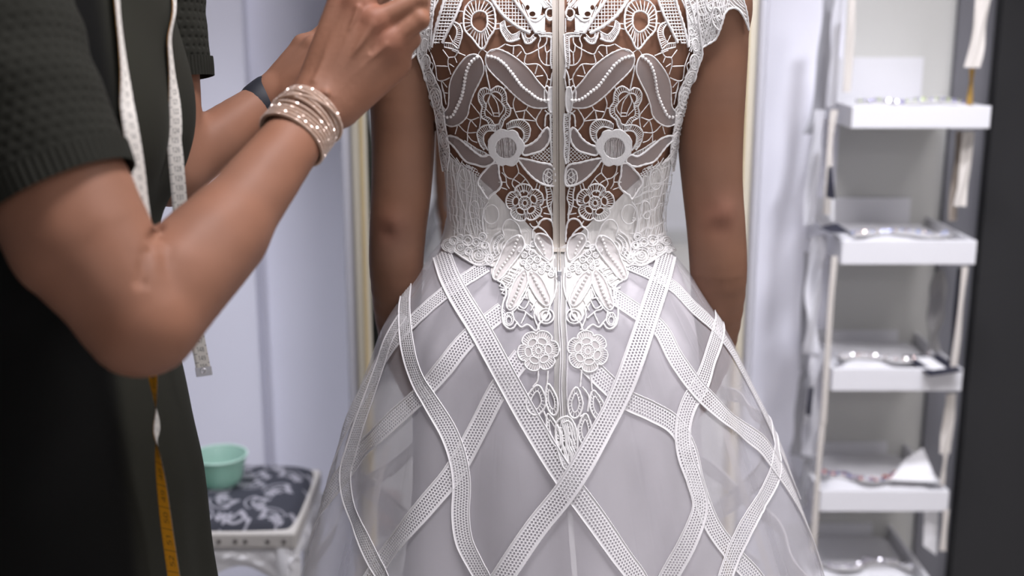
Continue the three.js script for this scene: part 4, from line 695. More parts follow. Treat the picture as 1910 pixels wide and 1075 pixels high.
const fTailor = (() => {
  const legs = bones([bone(V(-0.49, 0.6, GZ + 0.09), V(-0.49, 0.48, GZ + 0.085), 0.075, 0.06), bone(V(-0.49, 0.48, GZ + 0.085), V(-0.5, 0.1, GZ + 0.085), 0.056, 0.036), bone(V(-0.49, 0.6, GZ - 0.09), V(-0.49, 0.48, GZ - 0.085), 0.075, 0.06), bone(V(-0.49, 0.48, GZ - 0.085), V(-0.5, 0.1, GZ - 0.085), 0.056, 0.036), bone(V(-0.52, 0.05, GZ + 0.085), V(-0.36, 0.032, GZ + 0.085), 0.038, 0.028), bone(V(-0.52, 0.05, GZ - 0.085), V(-0.36, 0.032, GZ - 0.085), 0.038, 0.028)], 0.02);
  const head = bones([bone(V(-0.5, 1.56, GZ), V(-0.475, 1.70, GZ), 0.06, 0.054), bone(V(-0.485, 1.80, GZ), V(-0.465, 1.815, GZ), 0.09, 0.085), bone(V(-0.43, 1.755, GZ), V(-0.395, 1.725, GZ), 0.055, 0.03), bone(V(-0.383, 1.80, GZ), V(-0.362, 1.772, GZ), 0.009, 0.013), bone(V(-0.47, 1.80, GZ + 0.085), V(-0.475, 1.77, GZ + 0.085), 0.013, 0.009), bone(V(-0.47, 1.80, GZ - 0.085), V(-0.475, 1.77, GZ - 0.085), 0.013, 0.009)], 0.025);
  const q = V();
  return (x, y, z) => {
    let d = fGown(x, y, z) + 0.012;
    d = smin(d, head(x, y, z), 0.03); d = smin(d, legs(x, y, z), 0.03);
    let up = Math.min(bd(armGR[0], x, y, z), bd(armGR[1], x, y, z)), fo = smin(Math.min(bd(armGR[2], x, y, z), bd(armGR[3], x, y, z)), bd(armGR[4], x, y, z), 0.02);
    q.set(x, y, z); const a0 = Math.abs(Math.min(up, fo));
    let c = 9; if (a0 < 0.05) for (let i = 0; i < 4; i++) c = Math.min(c, segD(q, crease[i], crease[i + 1]));
    let a = smin(up, fo, lerp(0.004, 0.03, smooth(0.03, 0.1, c)));
    const l = smin(bd(armGL[0], x, y, z), Math.min(bd(armGL[1], x, y, z), bd(armGL[2], x, y, z)), 0.012);
    a += 0.0006 * N3(x * 40, y * 40, z * 40);
    if (c < 0.03) a += 0.006 * Math.exp(-((c / 0.0045) ** 2));
    return smin(smin(d, a, 0.012), l, 0.012);
  };
})();
// her hand at the shoulder of the dress
const K = [Pz(640, -16, -1.335), Pz(668, 8, -1.318), Pz(696, 40, -1.31), Pz(722, 80, -1.315)];
const handR = (() => {
  const w = Pz(592, 196, -1.285), o = [bone(WR_R, w, 0.0285, 0.027)];
  const starts = [Pz(580, 172, -1.295), Pz(592, 182, -1.288), Pz(606, 194, -1.288), Pz(622, 206, -1.292)];
  K.forEach((k, i) => o.push(bone(starts[i], k, 0.018, [0.0125, 0.013, 0.0125, 0.0118][i])));
  o.push(bone(Pz(728, 90, -1.322), Pz(766, 74, -1.335), 0.015, 0.0115), bone(Pz(638, 200, -1.305), Pz(738, 118, -1.335), 0.021, 0.0175), bone(Pz(600, 150, -1.32), Pz(640, 40, -1.35), 0.020, 0.018), bone(Pz(640, 150, -1.318), Pz(690, 90, -1.335), 0.024, 0.020));
  const fingers = [
    [K[3], Pz(783, 37, -1.325), Pz(790, -14, -1.37), Pz(786, -44, -1.40)],
    [K[2], Pz(780, -2, -1.33), Pz(797, -44, -1.37), Pz(800, -66, -1.405)],
    [K[1], Pz(742, -58, -1.335), Pz(790, -86, -1.38), Pz(806, -94, -1.41)],
    [K[0], Pz(706, -92, -1.355), Pz(764, -112, -1.40), Pz(796, -108, -1.43)],
  ];
  fingers.forEach((f, i) => { for (let j = 0; j < 3; j++) o.push(bone(f[j], f[j + 1], [0.0115, 0.0104, 0.0088][j], [0.0106, 0.009, 0.0075][j])); });
  o.push(bone(Pz(610, 120, -1.36), Pz(670, 40, -1.41), 0.018, 0.0135), bone(Pz(670, 40, -1.41), Pz(730, -30, -1.435), 0.0125, 0.0105), bone(Pz(730, -30, -1.435), Pz(784, -78, -1.44), 0.0105, 0.008));
  const palm = bones(o.slice(0, 9), 0.013), rest = o.slice(9);
  const ridges = [[Pz(612, 176, -1.26), Pz(694, 46, -1.297), 0.00323, 0.0042], [Pz(604, 170, -1.26), Pz(668, 14, -1.30), 0.00272, 0.004], [Pz(626, 178, -1.263), Pz(720, 84, -1.30), 0.00238, 0.004], [Pz(640, 150, -1.265), Pz(668, 112, -1.28), 0.00204, 0.003], [Pz(646, 136, -1.266), Pz(690, 100, -1.29), 0.00204, 0.003], [Pz(586, 150, -1.27), Pz(640, 36, -1.31), 0.00204, 0.004]], q = V();
  const field = (x, y, z) => {
    let d = palm(x, y, z);
    for (let i = 0; i < rest.length; i += 3) { let f = 9; for (let j = i; j < i + 3; j++) f = smin(f, bd(rest[j], x, y, z), 0.003); d = smin(d, f, 0.0075); }
    if (Math.abs(d) < 0.02) { q.set(x, y, z); for (const [a, b, h, r] of ridges) { const e = segD(q, a, b) / r; if (e < 2.5) d -= h * Math.exp(-e * e); } for (const k of K) { const e = q.distanceTo(k) / 0.014; if (e < 2) d -= 0.0022 * Math.exp(-e * e); } d += 0.00012 * N3(x * 200, y * 200, z * 200); }
    return d;
  };
  return { field, bones: o };
})();
{
  const t = thing('person', 'seamstress with bent bare arms pinning the shoulder of the lace dress', 'person', [GX, 0, GZ]);
  const skin = tone([0.235, 0.112, 0.07], 8.5);
  const knuck = (x, y, z) => { const c = skin(x, y, z); for (const k of K) { const e = Math.exp(-((x - k.x) ** 2 + (y - k.y) ** 2 + (z - k.z) ** 2) / 0.00025); c[1] *= 1 - 0.14 * e; c[2] *= 1 - 0.12 * e; c[0] *= 1 + 0.05 * e; } return c; };
  const list = [meshField(fTailor, [-0.80, 0.0, -1.62], [-0.12, 1.95, -0.94], 0.0088, skin)];
  { const [lo, hi] = bounds(handR.bones, 0.03); list.push(meshField(handR.field, lo, hi, 0.003, knuck)); }
  { // the other hand, further in
    const f = Pz(600, 78, -1.535).sub(WR_L).normalize(), n = V(0.55, -0.45, -0.6); n.addScaledVector(f, -n.dot(f)).normalize();
    const hb = handBones(Pz(505, 178, -1.53), f, n, 0.4, 1, -1); hb.push(bone(WR_L, Pz(505, 178, -1.53), 0.025, 0.024));
    const [lo, hi] = bounds(hb, 0.03); list.push(meshField(bones(hb, 0.009), lo, hi, 0.0034, skin));
  }
  part(t, 'body', joinColored(list), M.skinTailor);
  const fh = bones([bone(V(-0.50, 1.82, GZ), V(-0.47, 1.845, GZ), 0.094, 0.085), bone(V(-0.545, 1.78, GZ), V(-0.55, 1.66, GZ), 0.075, 0.05)], 0.03);
  part(t, 'hair', meshField((x, y, z) => fh(x, y, z) + 0.0015 * N3(x * 160, y * 30, z * 160), [-0.70, 1.55, GZ - 0.16], [-0.34, 1.99, GZ + 0.16], 0.008), M.hair);
  part(t, 'fingernail', (() => { const g = new THREE.SphereGeometry(0.004, 10, 8); g.scale(1, 0.5, 1.2); const p = Pz(789, -46, -1.393); g.translate(p.x, p.y, p.z); return g; })(), M.nail);
}
// her dress: body, knitted sleeves with ribbed cuffs
{
  const t = thing('dress', 'dark olive dress, darker round the sides, with waffle knit short sleeves on the seamstress', 'dress', [GX, 0, GZ]);
  part(t, 'dress_body', meshField(fGown, [-0.72, 0.44, -1.56], [-0.24, 1.64, -1.0], 0.0085, (x, y, z) => { const [fx, bx] = gT(clamp(y, 0.3, 1.56)), a = Math.abs(Math.atan2(z - GZ, x - (fx + bx) / 2)), k = smooth(0.86, 0.70, a); return [lerp(0.0025, 0.021, k), lerp(0.0025, 0.021, k), lerp(0.0022, 0.0155, k)]; }), M.olive);  // colour runs from olive in front to near black round the sides
  const sleeve = (A, B, r0, r1, wid, tilt, folds) => {
    const D = V().subVectors(B, A), L = D.length(); D.normalize();
    const toEye = V().subVectors(EYE, B).normalize(), P2 = toEye.addScaledVector(D, -toEye.dot(D)).normalize(), P1 = V().crossVectors(P2, D).normalize();
    const NU = 260, NV = 170, cuffL = 0.022 / L;
    const f = (u, v) => {
      const a = u * 6.28319, c = Math.cos(a), s = Math.sin(a); let r = lerp(r0, r1, smooth(0, 1, v) * 0.6 + v * 0.4);
      const along = v * L + tilt * c * v * v, q = u * 6.28319 * 0.07;
      if (v < 1 - cuffL) { // pitted knit in staggered rows
        const pv = along / 0.0100, row = Math.floor(pv), pu = u * wid + (row % 2) * 0.5, e = ((pu - Math.floor(pu)) - 0.5) ** 2 + ((pv - row) - 0.5) ** 2;
        r -= 0.0017 * Math.exp(-e / 0.05) * smooth(0.15, 0.4, v);
      } else r += 0.0016 * Math.abs(Math.sin(u * 6.28319 * 34)) + 0.0016;
      r += folds * (1 - v) ** 1.2 * (Math.sin(a * 2 + v * 9) * 0.6 + Math.sin(v * 22 + a) * 0.5) + 0.002 * N3(c * 2, s * 2, v * 5);
      return A.clone().addScaledVector(D, along).addScaledVector(P1, r * c).addScaledVector(P2, r * s);
    };
    const k = 1 - cuffL, sl = part(t, 'sleeve', grid(NU, NV, (u, v) => f(u, v * k * 0.999)), M.oliveKnit);
    const inner = (u) => { const p = f(u, 1), e = f(u, 0.97), ax = B.clone().addScaledVector(D, 0); return p.lerp(B, 0.10); };
    part(sl, 'cuff', [grid(NU * 2, 8, (u, v) => f(u, lerp(k, 1, v))), grid(NU, 3, (u, v) => f(u, 1).lerp(inner(u).addScaledVector(D, -0.03 * v), v))], M.oliveKnit);
  };
  sleeve(Pz(-70, -30, -1.12), Pz(106, 372, -1.065), 0.086, 0.0725, 40, -0.006, 0.006);
  sleeve(Pz(276, -70, -1.47), Pz(310, 150, -1.455), 0.062, 0.0535, 34, 0.0, 0.003);
}
// wrap bracelet: strands of small stones round the near wrist
{
  const A = Pz(560, 240, -1.26), D = V().subVectors(WR_R, midFR).normalize();
  const t = thing('wrap_bracelet', 'tan wrap bracelet with rows of small sparkling stones on the wrist of the seamstress', 'bracelet', [A.x, A.y, A.z]);
  const toEye = V().subVectors(EYE, A).normalize(), P2 = toEye.addScaledVector(D, -toEye.dot(D)).normalize(), P1 = V().crossVectors(P2, D).normalize();
  const tan = std({ color: [0.40, 0.265, 0.19], roughness: 0.6 }), stone = std({ color: [0.72, 0.60, 0.53], roughness: 0.18, metalness: 0.55 });
  const rows = [[-0.018, 0, 0.0363, 0], [-0.0136, 0, 0.0362, 0], [-0.0092, 0, 0.0361, 0.3], [-0.0048, 0, 0.036, 0.6], [0.0002, 0.0018, 0.036, 1.2], [0.0062, 0.0045, 0.036, 1.2], [0.0112, 0.0045, 0.036, 1.3], [0.0135, -0.0085, 0.0372, 2.1], [0.0172, 0.0045, 0.036, 0.9], [0.0216, 0.0040, 0.0356, 0.9], [0.0258, 0.0030, 0.0352, 0.8]];
  for (const [s, tilt, r, ph] of rows) {
    const pts = [], st = [], N = 64, rr = r - (s > 0.015 ? 0.0014 : 0);
    const at = (a, lift) => { const q = s + tilt * Math.sin(a + ph), p = A.clone().addScaledVector(D, q).addScaledVector(P1, (rr + lift) * Math.cos(a) * 0.99).addScaledVector(P2, (rr + lift) * 0.90 * Math.sin(a)); p.n = V().addScaledVector(P1, Math.cos(a)).addScaledVector(P2, Math.sin(a)); return p; };
    for (let i = 0; i < N; i++) pts.push(at(i / N * 6.28319, 0));
    for (let i = 0; i < 88; i++) { const p = at(i / 88 * 6.28319, 0.0013), g = new THREE.OctahedronGeometry(0.00125, 0); g.rotateX(rnd() * 3); g.rotateY(rnd() * 3); g.translate(p.x, p.y, p.z); st.push(g); }
    const b = part(t, 'strand', tube(pts, 0.00245, 8, true, 0.6), tan);
    part(b, 'stone_row', st, stone, stuff);
  }
}
// watch on the far wrist
{
  const A = WR_L.clone(), D = V().subVectors(A, Pz(405, 258, -1.48)).normalize();
  const t = thing('wristwatch', 'dark banded wristwatch on the far wrist of the seamstress', 'watch', [A.x, A.y, A.z]);
  const toEye = V().subVectors(EYE, A).normalize(), P2 = toEye.addScaledVector(D, -toEye.dot(D)).normalize(), P1 = V().crossVectors(P2, D).normalize();
  const dark = std({ color: [0.006, 0.007, 0.013], roughness: 0.65 });
  part(t, 'watch_strap', grid(48, 6, (u, v) => { const a = u * 6.28319, e = Math.abs(v - 0.5) * 2, r = 0.0285 - 0.0016 * e ** 4; return A.clone().addScaledVector(D, (v - 0.5) * 0.033).addScaledVector(P1, r * Math.cos(a)).addScaledVector(P2, r * Math.sin(a)); }), dark);
  const c = new RoundedBoxGeometry(0.034, 0.009, 0.030, 3, 0.004), m = new THREE.Matrix4().makeBasis(D, P1.clone().negate(), V().crossVectors(D, P1.clone().negate())); c.applyMatrix4(m); const q = A.clone().addScaledVector(P1, -0.031); c.translate(q.x, q.y, q.z);
  part(t, 'watch_case', c, dark);
}
// the tape measure round her neck, white on one face and yellow on the other
{
  const t = thing('tape_measure', 'long tape measure, white outside and yellow inside, hung round the neck of the seamstress', 'tape measure', [GX + 0.12, 1.3, GZ]);
  const print = (first, step, paper, ink, inch) => {
    const c = document.createElement('canvas'); c.width = 96; c.height = 2048; const g = c.getContext('2d');
    g.fillStyle = paper; g.fillRect(0, 0, 96, 2048); g.fillStyle = ink; g.textAlign = 'center'; g.textBaseline = 'middle';
    const n = inch ? 20 : 50, h = 2048 / n;
    for (let i = 0; i < n; i++) { const y = i * h; g.fillRect(0, y, inch ? 96 : 26, 3); for (let k = 1; k < (inch ? 8 : 10); k++) g.fillRect(0, y + h * k / (inch ? 8 : 10), k % 2 ? 10 : 16, 1.6); g.fillRect(88, y, 8, 3); g.font = inch ? '52px sans-serif' : '30px sans-serif'; g.save(); g.translate(54, y + h * 0.5); if (inch) g.rotate(-Math.PI / 2); g.fillText(String(first + i * step), 0, 0); g.restore(); }
    const x = new THREE.CanvasTexture(c); x.colorSpace = THREE.SRGBColorSpace; x.wrapS = x.wrapT = THREE.RepeatWrapping; return x;
  };
  const mk = (tex) => std({ color: 0xffffff, map: tex, roughness: 0.55 });
  const white2 = mk(print(101, 1, '#d8d4cc', '#3a3838')), white1 = mk(print(30, -1, '#d8d4cc', '#4a4848')), yellow = mk(print(48, 1, '#c98a12', '#3a2a08', true));
  // rows: px, py, z, half width in metres turned by angle (0 = square to the camera's x)
  const run = (rows, whiteMat, length, endAt) => {
    const n = 140, pc = new THREE.CatmullRomCurve3(rows.map(([x, y, z]) => Pz(x, y, z)), false, 'centripetal'), ac = new THREE.CatmullRomCurve3(rows.map((r, i) => V(i, r[3], 0)), false, 'centripetal');
    const P = pc.getPoints(n), Aa = ac.getPoints(n).map((p) => p.y), w = 0.0078;
    for (const p of P) for (let k = 0; k < 4; k++) { const e = fGown(p.x, p.y, p.z); if (e < 0.004) p.addScaledVector(grad(fGown, p), 0.004 - e); }
    let s = 0; const S = P.map((p, i) => (s += i ? p.distanceTo(P[i - 1]) : 0));
    const side = (sgn) => grid(4, n, (u, v) => { const i = Math.round(v * n), d = V(Math.cos(Aa[i]), 0, -Math.sin(Aa[i])), nn = V(Math.sin(Aa[i]), 0, Math.cos(Aa[i])); return P[i].clone().addScaledVector(d, (u - 0.5) * 2 * w).addScaledVector(nn, sgn * 0.0004); }, (u, v) => [sgn > 0 ? u : 1 - u, 1 - (endAt === undefined ? S[Math.round(v * n)] : endAt - (s - S[Math.round(v * n)])) / length]);
    part(t, 'white_face', side(1), whiteMat); part(t, 'yellow_face', side(-1), yellow);
    return [P, Aa];
  };
  const [P] = run([[226, -60, -1.33, 1.4], [242, 10, -1.30, 1.6], [264, 70, -1.27, 1.62], [290, 140, -1.262, 1.45], [312, 200, -1.262, 0.95], [324, 260, -1.262, 0.55], [331, 330, -1.262, 0.35], [337, 400, -1.262, 0.3], [350, 520, -1.265, 0.25], [368, 630, -1.268, 0.2], [380, 692, -1.27, 0.15]], white2, 0.5, 0.5);
  run([[205, -60, -1.20, 1.5], [216, 40, -1.18, 1.62], [226, 130, -1.166, 1.45], [239, 210, -1.155, 0.85], [252, 290, -1.152, 0.7], [263, 370, -1.152, 0.9], [270, 440, -1.153, 0.8], [277, 580, -1.155, 2.2], [284, 690, -1.157, 2.5], [290, 760, -1.16, 1.9], [292, 800, -1.16, 1.45], [294, 840, -1.16, 2.1], [301, 900, -1.162, 2.5], [312, 990, -1.165, 2.7], [328, 1100, -1.168, 2.8]], white1, 0.5);
  // the turn behind the neck
  const a = Pz(226, -60, -1.33), b = Pz(205, -60, -1.20), back = curve3([a, V(-0.47, 1.60, -1.36), V(-0.575, 1.625, GZ), V(-0.47, 1.60, -1.20), b], 40);
  part(t, 'white_face', grid(2, 40, (u, v) => back[Math.round(v * 40)].clone().add(V(0, (u - 0.5) * 0.015, 0))), white1);
  const e = P[P.length - 1], tip = rbox(-0.0088, -0.006, -0.0012, 0.0088, 0.0045, 0.0012, 0.001); tip.rotateY(0.15); tip.rotateZ(0.1); tip.translate(e.x, e.y, e.z);
  const eyelet = new THREE.TorusGeometry(0.0026, 0.0009, 8, 18); eyelet.rotateY(0.15); eyelet.translate(e.x, e.y + 0.0005, e.z + 0.0013);
  const m = part(t, 'metal_tip', tip, std({ color: [0.55, 0.55, 0.57], roughness: 0.35, metalness: 0.8 })); part(m, 'eyelet', eyelet, M.silver);
}

// ---------------------------------------------------------------- the stool and the bowl
{
  const zF = -2.18, zK = -2.5, yS = Pz(500, 985, zF).y, x1 = Pz(548, 985, zF).x, x0 = x1 - 0.42, h = yS;
  const t = thing('stool', 'white carved stool with a dark floral cushion and a nailed edge', 'stool', [(x0 + x1) / 2, 0, (zF + zK) / 2]);
  const c = document.createElement('canvas'); c.width = c.height = 512; const g = c.getContext('2d');
  g.fillStyle = '#2b2d36'; g.fillRect(0, 0, 512, 512); g.strokeStyle = g.fillStyle = '#8b8a91'; g.lineCap = 'round';
  for (const [ox, oy, s, f] of [[90, 110, 1, 1], [260, 60, 0.9, -1], [420, 130, 1.1, 1], [170, 280, 1.15, -1], [350, 300, 1.05, 1], [70, 420, 0.9, 1], [250, 450, 1.1, -1], [440, 430, 1, -1]]) {
    g.save(); g.translate(ox, oy); g.scale(s * f, s); g.rotate(ox * 0.013);
    g.lineWidth = 13; g.beginPath(); g.moveTo(-70, 40); g.bezierCurveTo(-40, -40, 20, -50, 50, -10); g.bezierCurveTo(62, 22, 20, 40, 8, 14); g.stroke();
    for (let i = 0; i < 6; i++) { const a = i * 1.05; g.beginPath(); g.ellipse(-30 + Math.cos(a) * 22, 0 + Math.sin(a) * 22, 17, 9, a, 0, 6.3); g.fill(); }
    for (let i = 0; i < 5; i++) { g.beginPath(); g.ellipse(40 + i * 7 - 10, 44 - i * 15, 17, 8, 0.8 - i * 0.4, 0, 6.3); g.fill(); }
    g.lineWidth = 9; g.beginPath(); g.moveTo(-60, -46); g.bezierCurveTo(-20, -80, 40, -76, 66, -44); g.stroke(); g.beginPath(); g.ellipse(70, -30, 20, 10, 1.2, 0, 6.3); g.fill(); g.beginPath(); g.ellipse(-74, 4, 22, 10, 1.9, 0, 6.3); g.fill(); g.restore();
  }
  const tex = new THREE.CanvasTexture(c); tex.colorSpace = THREE.SRGBColorSpace; tex.wrapS = tex.wrapT = THREE.RepeatWrapping;
  const cloth2 = std({ map: tex, roughness: 0.85, bumpMap: weave, bumpScale: 0.0004 }), paint = std({ color: [0.66, 0.655, 0.66], roughness: 0.45 }), trim = std({ color: [0.45, 0.43, 0.40], roughness: 0.6 });
  part(t, 'seat_cushion', grid(40, 40, (u, v) => { const a = u * 2 - 1, b = v * 2 - 1, e = (1 - Math.abs(a) ** 6) * (1 - Math.abs(b) ** 6); const k = 1 - 0.05 * (Math.abs(a * b)) ** 4; return V((x0 + x1) / 2 + a * k * (x1 - x0) / 2, h - 0.012 + 0.03 * Math.max(0, e) ** 0.5, (zF + zK) / 2 - b * k * (zF - zK) / 2); }, (u, v) => [u * 2.1, v * 1.6]), cloth2);
  part(t, 'seat_rail', rbox(x0 - 0.004, h - 0.045, zK - 0.004, x1 + 0.004, h - 0.008, zF + 0.004, 0.008), trim);
  const nails = []; for (let i = 0; i < 13; i++) { const s = new THREE.SphereGeometry(0.0045, 10, 8); s.scale(1, 1, 0.6); s.translate(lerp(x0 + 0.02, x1 - 0.02, i / 12) + (i === 10 ? -0.012 : 0), h - 0.027, zF + 0.0045); part(t, 'nail_head', s, std({ color: [0.10, 0.09, 0.085], roughness: 0.35, metalness: 0.7 })); }
  // carved aprons
  const apron = (A, B, out) => grid(60, 14, (u, v) => { const p = A.clone().lerp(B, u), w = Math.abs(u - 0.5) * 2, low = 0.055 + 0.018 * Math.cos(u * 6.28319 * 2) + 0.03 * w ** 4; p.y = h - 0.045 - v * low; const car = 0.007 * Math.sin(v * 3.1416) * (1 + 0.7 * Math.sin(u * 44) * Math.cos(v * 7 + u * 20)); return p.addScaledVector(out, car); });
  const cor = [V(x0, h, zF), V(x1, h, zF), V(x1, h, zK), V(x0, h, zK)];
  const slab = (A, B, out) => [apron(A.clone().addScaledVector(out, -0.006), B.clone().addScaledVector(out, -0.006), out), apron(A.clone().addScaledVector(out, -0.024), B.clone().addScaledVector(out, -0.024), out)];
  part(t, 'apron', slab(cor[0], cor[1], V(0, 0, 1)), paint); part(t, 'apron', slab(cor[1], cor[2], V(1, 0, 0)), paint); part(t, 'apron', slab(cor[2], cor[3], V(0, 0, -1)), paint); part(t, 'apron', slab(cor[3], cor[0], V(-1, 0, 0)), paint);
  for (const [i, sx, sz] of [[0, -1, 1], [1, 1, 1], [2, 1, -1], [3, -1, -1]]) { // cabriole legs
    const q = cor[i], P = curve3([V(q.x - sx * 0.026, h - 0.04, q.z - sz * 0.026), V(q.x - sx * 0.016, h - 0.10, q.z - sz * 0.016), V(q.x - sx * 0.022, h - 0.2, q.z - sz * 0.022), V(q.x - sx * 0.034, 0.14, q.z - sz * 0.034), V(q.x - sx * 0.022, 0.04, q.z - sz * 0.022), V(q.x - sx * 0.012, 0.012, q.z - sz * 0.012)], 40);
    P.forEach((p) => { p.n = V(sx, 0, sz).normalize(); });
    const leg = part(t, 'leg', tube(P, (k) => 0.030 - 0.017 * Math.sin(Math.min(1, k * 1.15) * 1.5708) + (k > 0.9 ? 0.010 * (k - 0.9) * 10 : 0), 12), paint);
    part(leg, 'carving', [0, 1, 2].map((k) => { const s = new THREE.TorusGeometry(0.011 - k * 0.002, 0.0035, 6, 14, 5); s.rotateY(Math.atan2(sx, sz)); s.translate(q.x - sx * 0.004 + sx * 0.002, h - 0.075 - k * 0.026, q.z - sz * 0.004 + sz * 0.002); return s; }), paint);
  }
  // bowl
  const bz = -2.36, b = Pz(412, 905, bz); b.y = h + 0.014;
  const bt = thing('bowl', 'small translucent jade green bowl standing on the stool', 'bowl', [b.x, b.y, b.z]);
  const R = 0.058, prof = [[0, 0.0], [0.030, 0.0], [0.036, 0.003], [0.044, 0.016], [0.049, 0.034], [0.0515, 0.052], [0.055, 0.066], [0.0585, 0.078], [0.0575, 0.0795], [0.054, 0.067], [0.0495, 0.052], [0.047, 0.034], [0.042, 0.018], [0.034, 0.0065], [0, 0.005]].map(([x, y]) => new THREE.Vector2(x * R / 0.0585, y * 0.86));
  const lg = new THREE.LatheGeometry(prof, 48); lg.translate(b.x, b.y, b.z);
  part(bt, 'bowl_body', lg, std({ color: [0.50, 0.71, 0.62], roughness: 0.35, transmission: 0.55, thickness: 0 }));
  const rim = new THREE.TorusGeometry(R - 0.0006, 0.0016, 8, 48); rim.rotateX(Math.PI / 2); rim.translate(b.x, b.y + 0.068, b.z);
  part(bt, 'rim', rim, std({ color: [0.48, 0.69, 0.60], roughness: 0.3 }));
}
// ---------------------------------------------------------------- wall trays with belts and ribbons
{
  const zW = -2.8, zF = -2.5;
  const where = ['highest', 'second from the top', 'third from the top, under the black card', 'fourth from the top, with the raised white cloth', 'lowest'];
  const T = [[1590, 1846, 198, 240], [1571, 1819, 449, 494], [1553, 1793, 688, 730], [1531, 1768, 916, 955], [1512, 1735, 1082, 1120]];
  const trays = T.map(([l, r, ya, yb], i) => {
    const a = Pz(l, ya, zF), b = Pz(r, yb, zF), x0 = a.x, x1 = b.x, y1 = a.y, y0 = b.y;
    const xb0 = x0 + 0.005, xb1 = x1 - 0.05;
    const t = thing('wall_tray', 'white wall tray with a front lip, ' + where[i], 'tray', [(x0 + x1) / 2, y0, (zF + zW) / 2]);
    part(t, 'front_lip', rbox(x0, y0, zF - 0.010, x1, y1, zF, 0.002), M.white);
    part(t, 'tray_base', box(x0 + 0.001, y0, zW, x1 - 0.001, y0 + 0.008, zF - 0.010), M.white);
    part(t, 'side_wall', box(x0, y0, zW, x0 + 0.008, y1 - 0.002, zF - 0.010), M.white); part(t, 'side_wall', box(x1 - 0.008, y0, zW, x1, y1 - 0.002, zF - 0.010), M.white);
    part(t, 'back_panel', box(x0 + 0.008, y0, zW, xb1, y1 + [0.085, 0.045, 0.006, 0.004, 0.004][i], zW + 0.010), M.white);
    return { x0, x1, y0, y1 };
  });
  // jewelled belts lying in the trays
  const satin2 = std({ color: [0.66, 0.65, 0.64], roughness: 0.4 });
  const beltNames = ['jewelled belt with pale stones lying on the highest white tray', 'jewelled belt with two bright stones lying on the second tray', 'jewelled belt heaped with clear stones lying beside the black card', 'jewelled belt with violet and pink stones lying by the raised cloth', 'jewelled belt lying on the lowest white tray'];
  const cols = [[0xf2f2f6, 0xd8e8a8, 0xb8b0e8], [0xffffff, 0xcad6ff, 0xd8c8c0], [0xf0f0f4, 0xe8c8c0, 0xffffff], [0xa8a0d0, 0xff9c80, 0x8890b0], [0xe8e8f0, 0xd0c8d8, 0xffffff]];
  trays.forEach((q, i) => {
    const y = q.y1 - 0.004, t = thing('jewelled_belt', beltNames[i], 'belt', [(q.x0 + q.x1) / 2, y, -2.6], 'jewelled belts on the wall trays');
    const P = curve3([0, 1, 2, 3, 4, 5].map((k) => V(lerp(q.x0 + 0.03, q.x1 - 0.03, k / 5), y + 0.004 + 0.004 * Math.sin(k * 2.1 + i), -2.575 + 0.03 * Math.sin(k * 1.7 + i * 1.3))), 60);
    P.forEach((p) => { p.n = V(0, 1, 0); });
    part(t, 'belt_ribbon', tube(P, 0.011, 8, false, 0.25), satin2);
    // cushion of tissue under it so that the belt rests at lip height
    part(t, 'tissue', grid(24, 10, (u, v) => V(lerp(q.x0 + 0.010, q.x1 - 0.010, u), q.y0 + 0.009 + (q.y1 - q.y0 - 0.016) * Math.min(1, 6 * Math.min(u, 1 - u, v, 1 - v) + 0.2) + 0.003 * N3(u * 6, v * 4, i), lerp(zW + 0.012, zF - 0.012, v))), M.white);
    const mats = cols[i].map((c) => std({ color: c, roughness: 0.08, metalness: 0.7 }));
    for (let m = 0; m < 3; m++) { const gs = []; for (let k = m; k < 46; k += 3) { const p = P[Math.min(60, Math.round(k * 1.3))], g = new THREE.IcosahedronGeometry(0.0034 + 0.003 * rnd(), 0); g.rotateX(rnd() * 3); g.translate(p.x + (rnd() - 0.5) * 0.012, p.y + 0.005, p.z + (rnd() - 0.5) * 0.012); gs.push(g); } part(t, 'stone_row', gs, mats[m], stuff); }
  });
  // hanging ribbons and belts: [label, rows of px, py; width px, z, colour, twist]
  const hang = (name, label, cat, pts, wpx, z, mat, group, wave = 0.3) => {
    const P = new THREE.CatmullRomCurve3(pts.map(([x, y]) => Pz(x, y, z)), false, 'centripetal').getSpacedPoints(40), w = wpx / 880;
    const t = thing(name, label, cat, [P[0].x, P[0].y, P[0].z], group), ph = rnd() * 6;
    const f = (s) => grid(6, 40, (u, v) => { const p = P[Math.round(v * 40)].clone(), a = wave * Math.sin(v * 7 + ph); return p.add(V((u - 0.5) * w * Math.cos(a), 0, (u - 0.5) * w * Math.sin(a) + 0.0025 * Math.sin(u * 9 + v * 5) + s * 0.001)); });
    part(t, 'ribbon', [f(1), f(-1)], mat); 
    return [t, P];
  };
  const cream = std({ color: [0.62, 0.585, 0.54], roughness: 0.55 }), pale = std({ color: [0.60, 0.60, 0.63], roughness: 0.5 }), greyR = std({ color: [0.33, 0.33, 0.35], roughness: 0.6 }), ink = std({ color: [0.02, 0.021, 0.035], roughness: 0.6 }), gold = std({ color: [0.42, 0.26, 0.06], roughness: 0.5 }), snow = std({ color: [0.75, 0.75, 0.76], roughness: 0.6 });
  const G = 'ribbon belts hanging beside the wall trays';
  hang('ribbon_belt', 'narrow cream ribbon hanging behind the highest tray, ending in a small knot', 'ribbon', [[1590, -20], [1587, 60], [1583, 120], [1579, 172]], 15, -2.56, cream, G);
  hang('ribbon_belt', 'long thin cream ribbon hanging along the second and third trays', 'ribbon', [[1557, 478], [1550, 560], [1545, 640], [1540, 720], [1535, 790]], 11, -2.49, cream, G, 0.1);
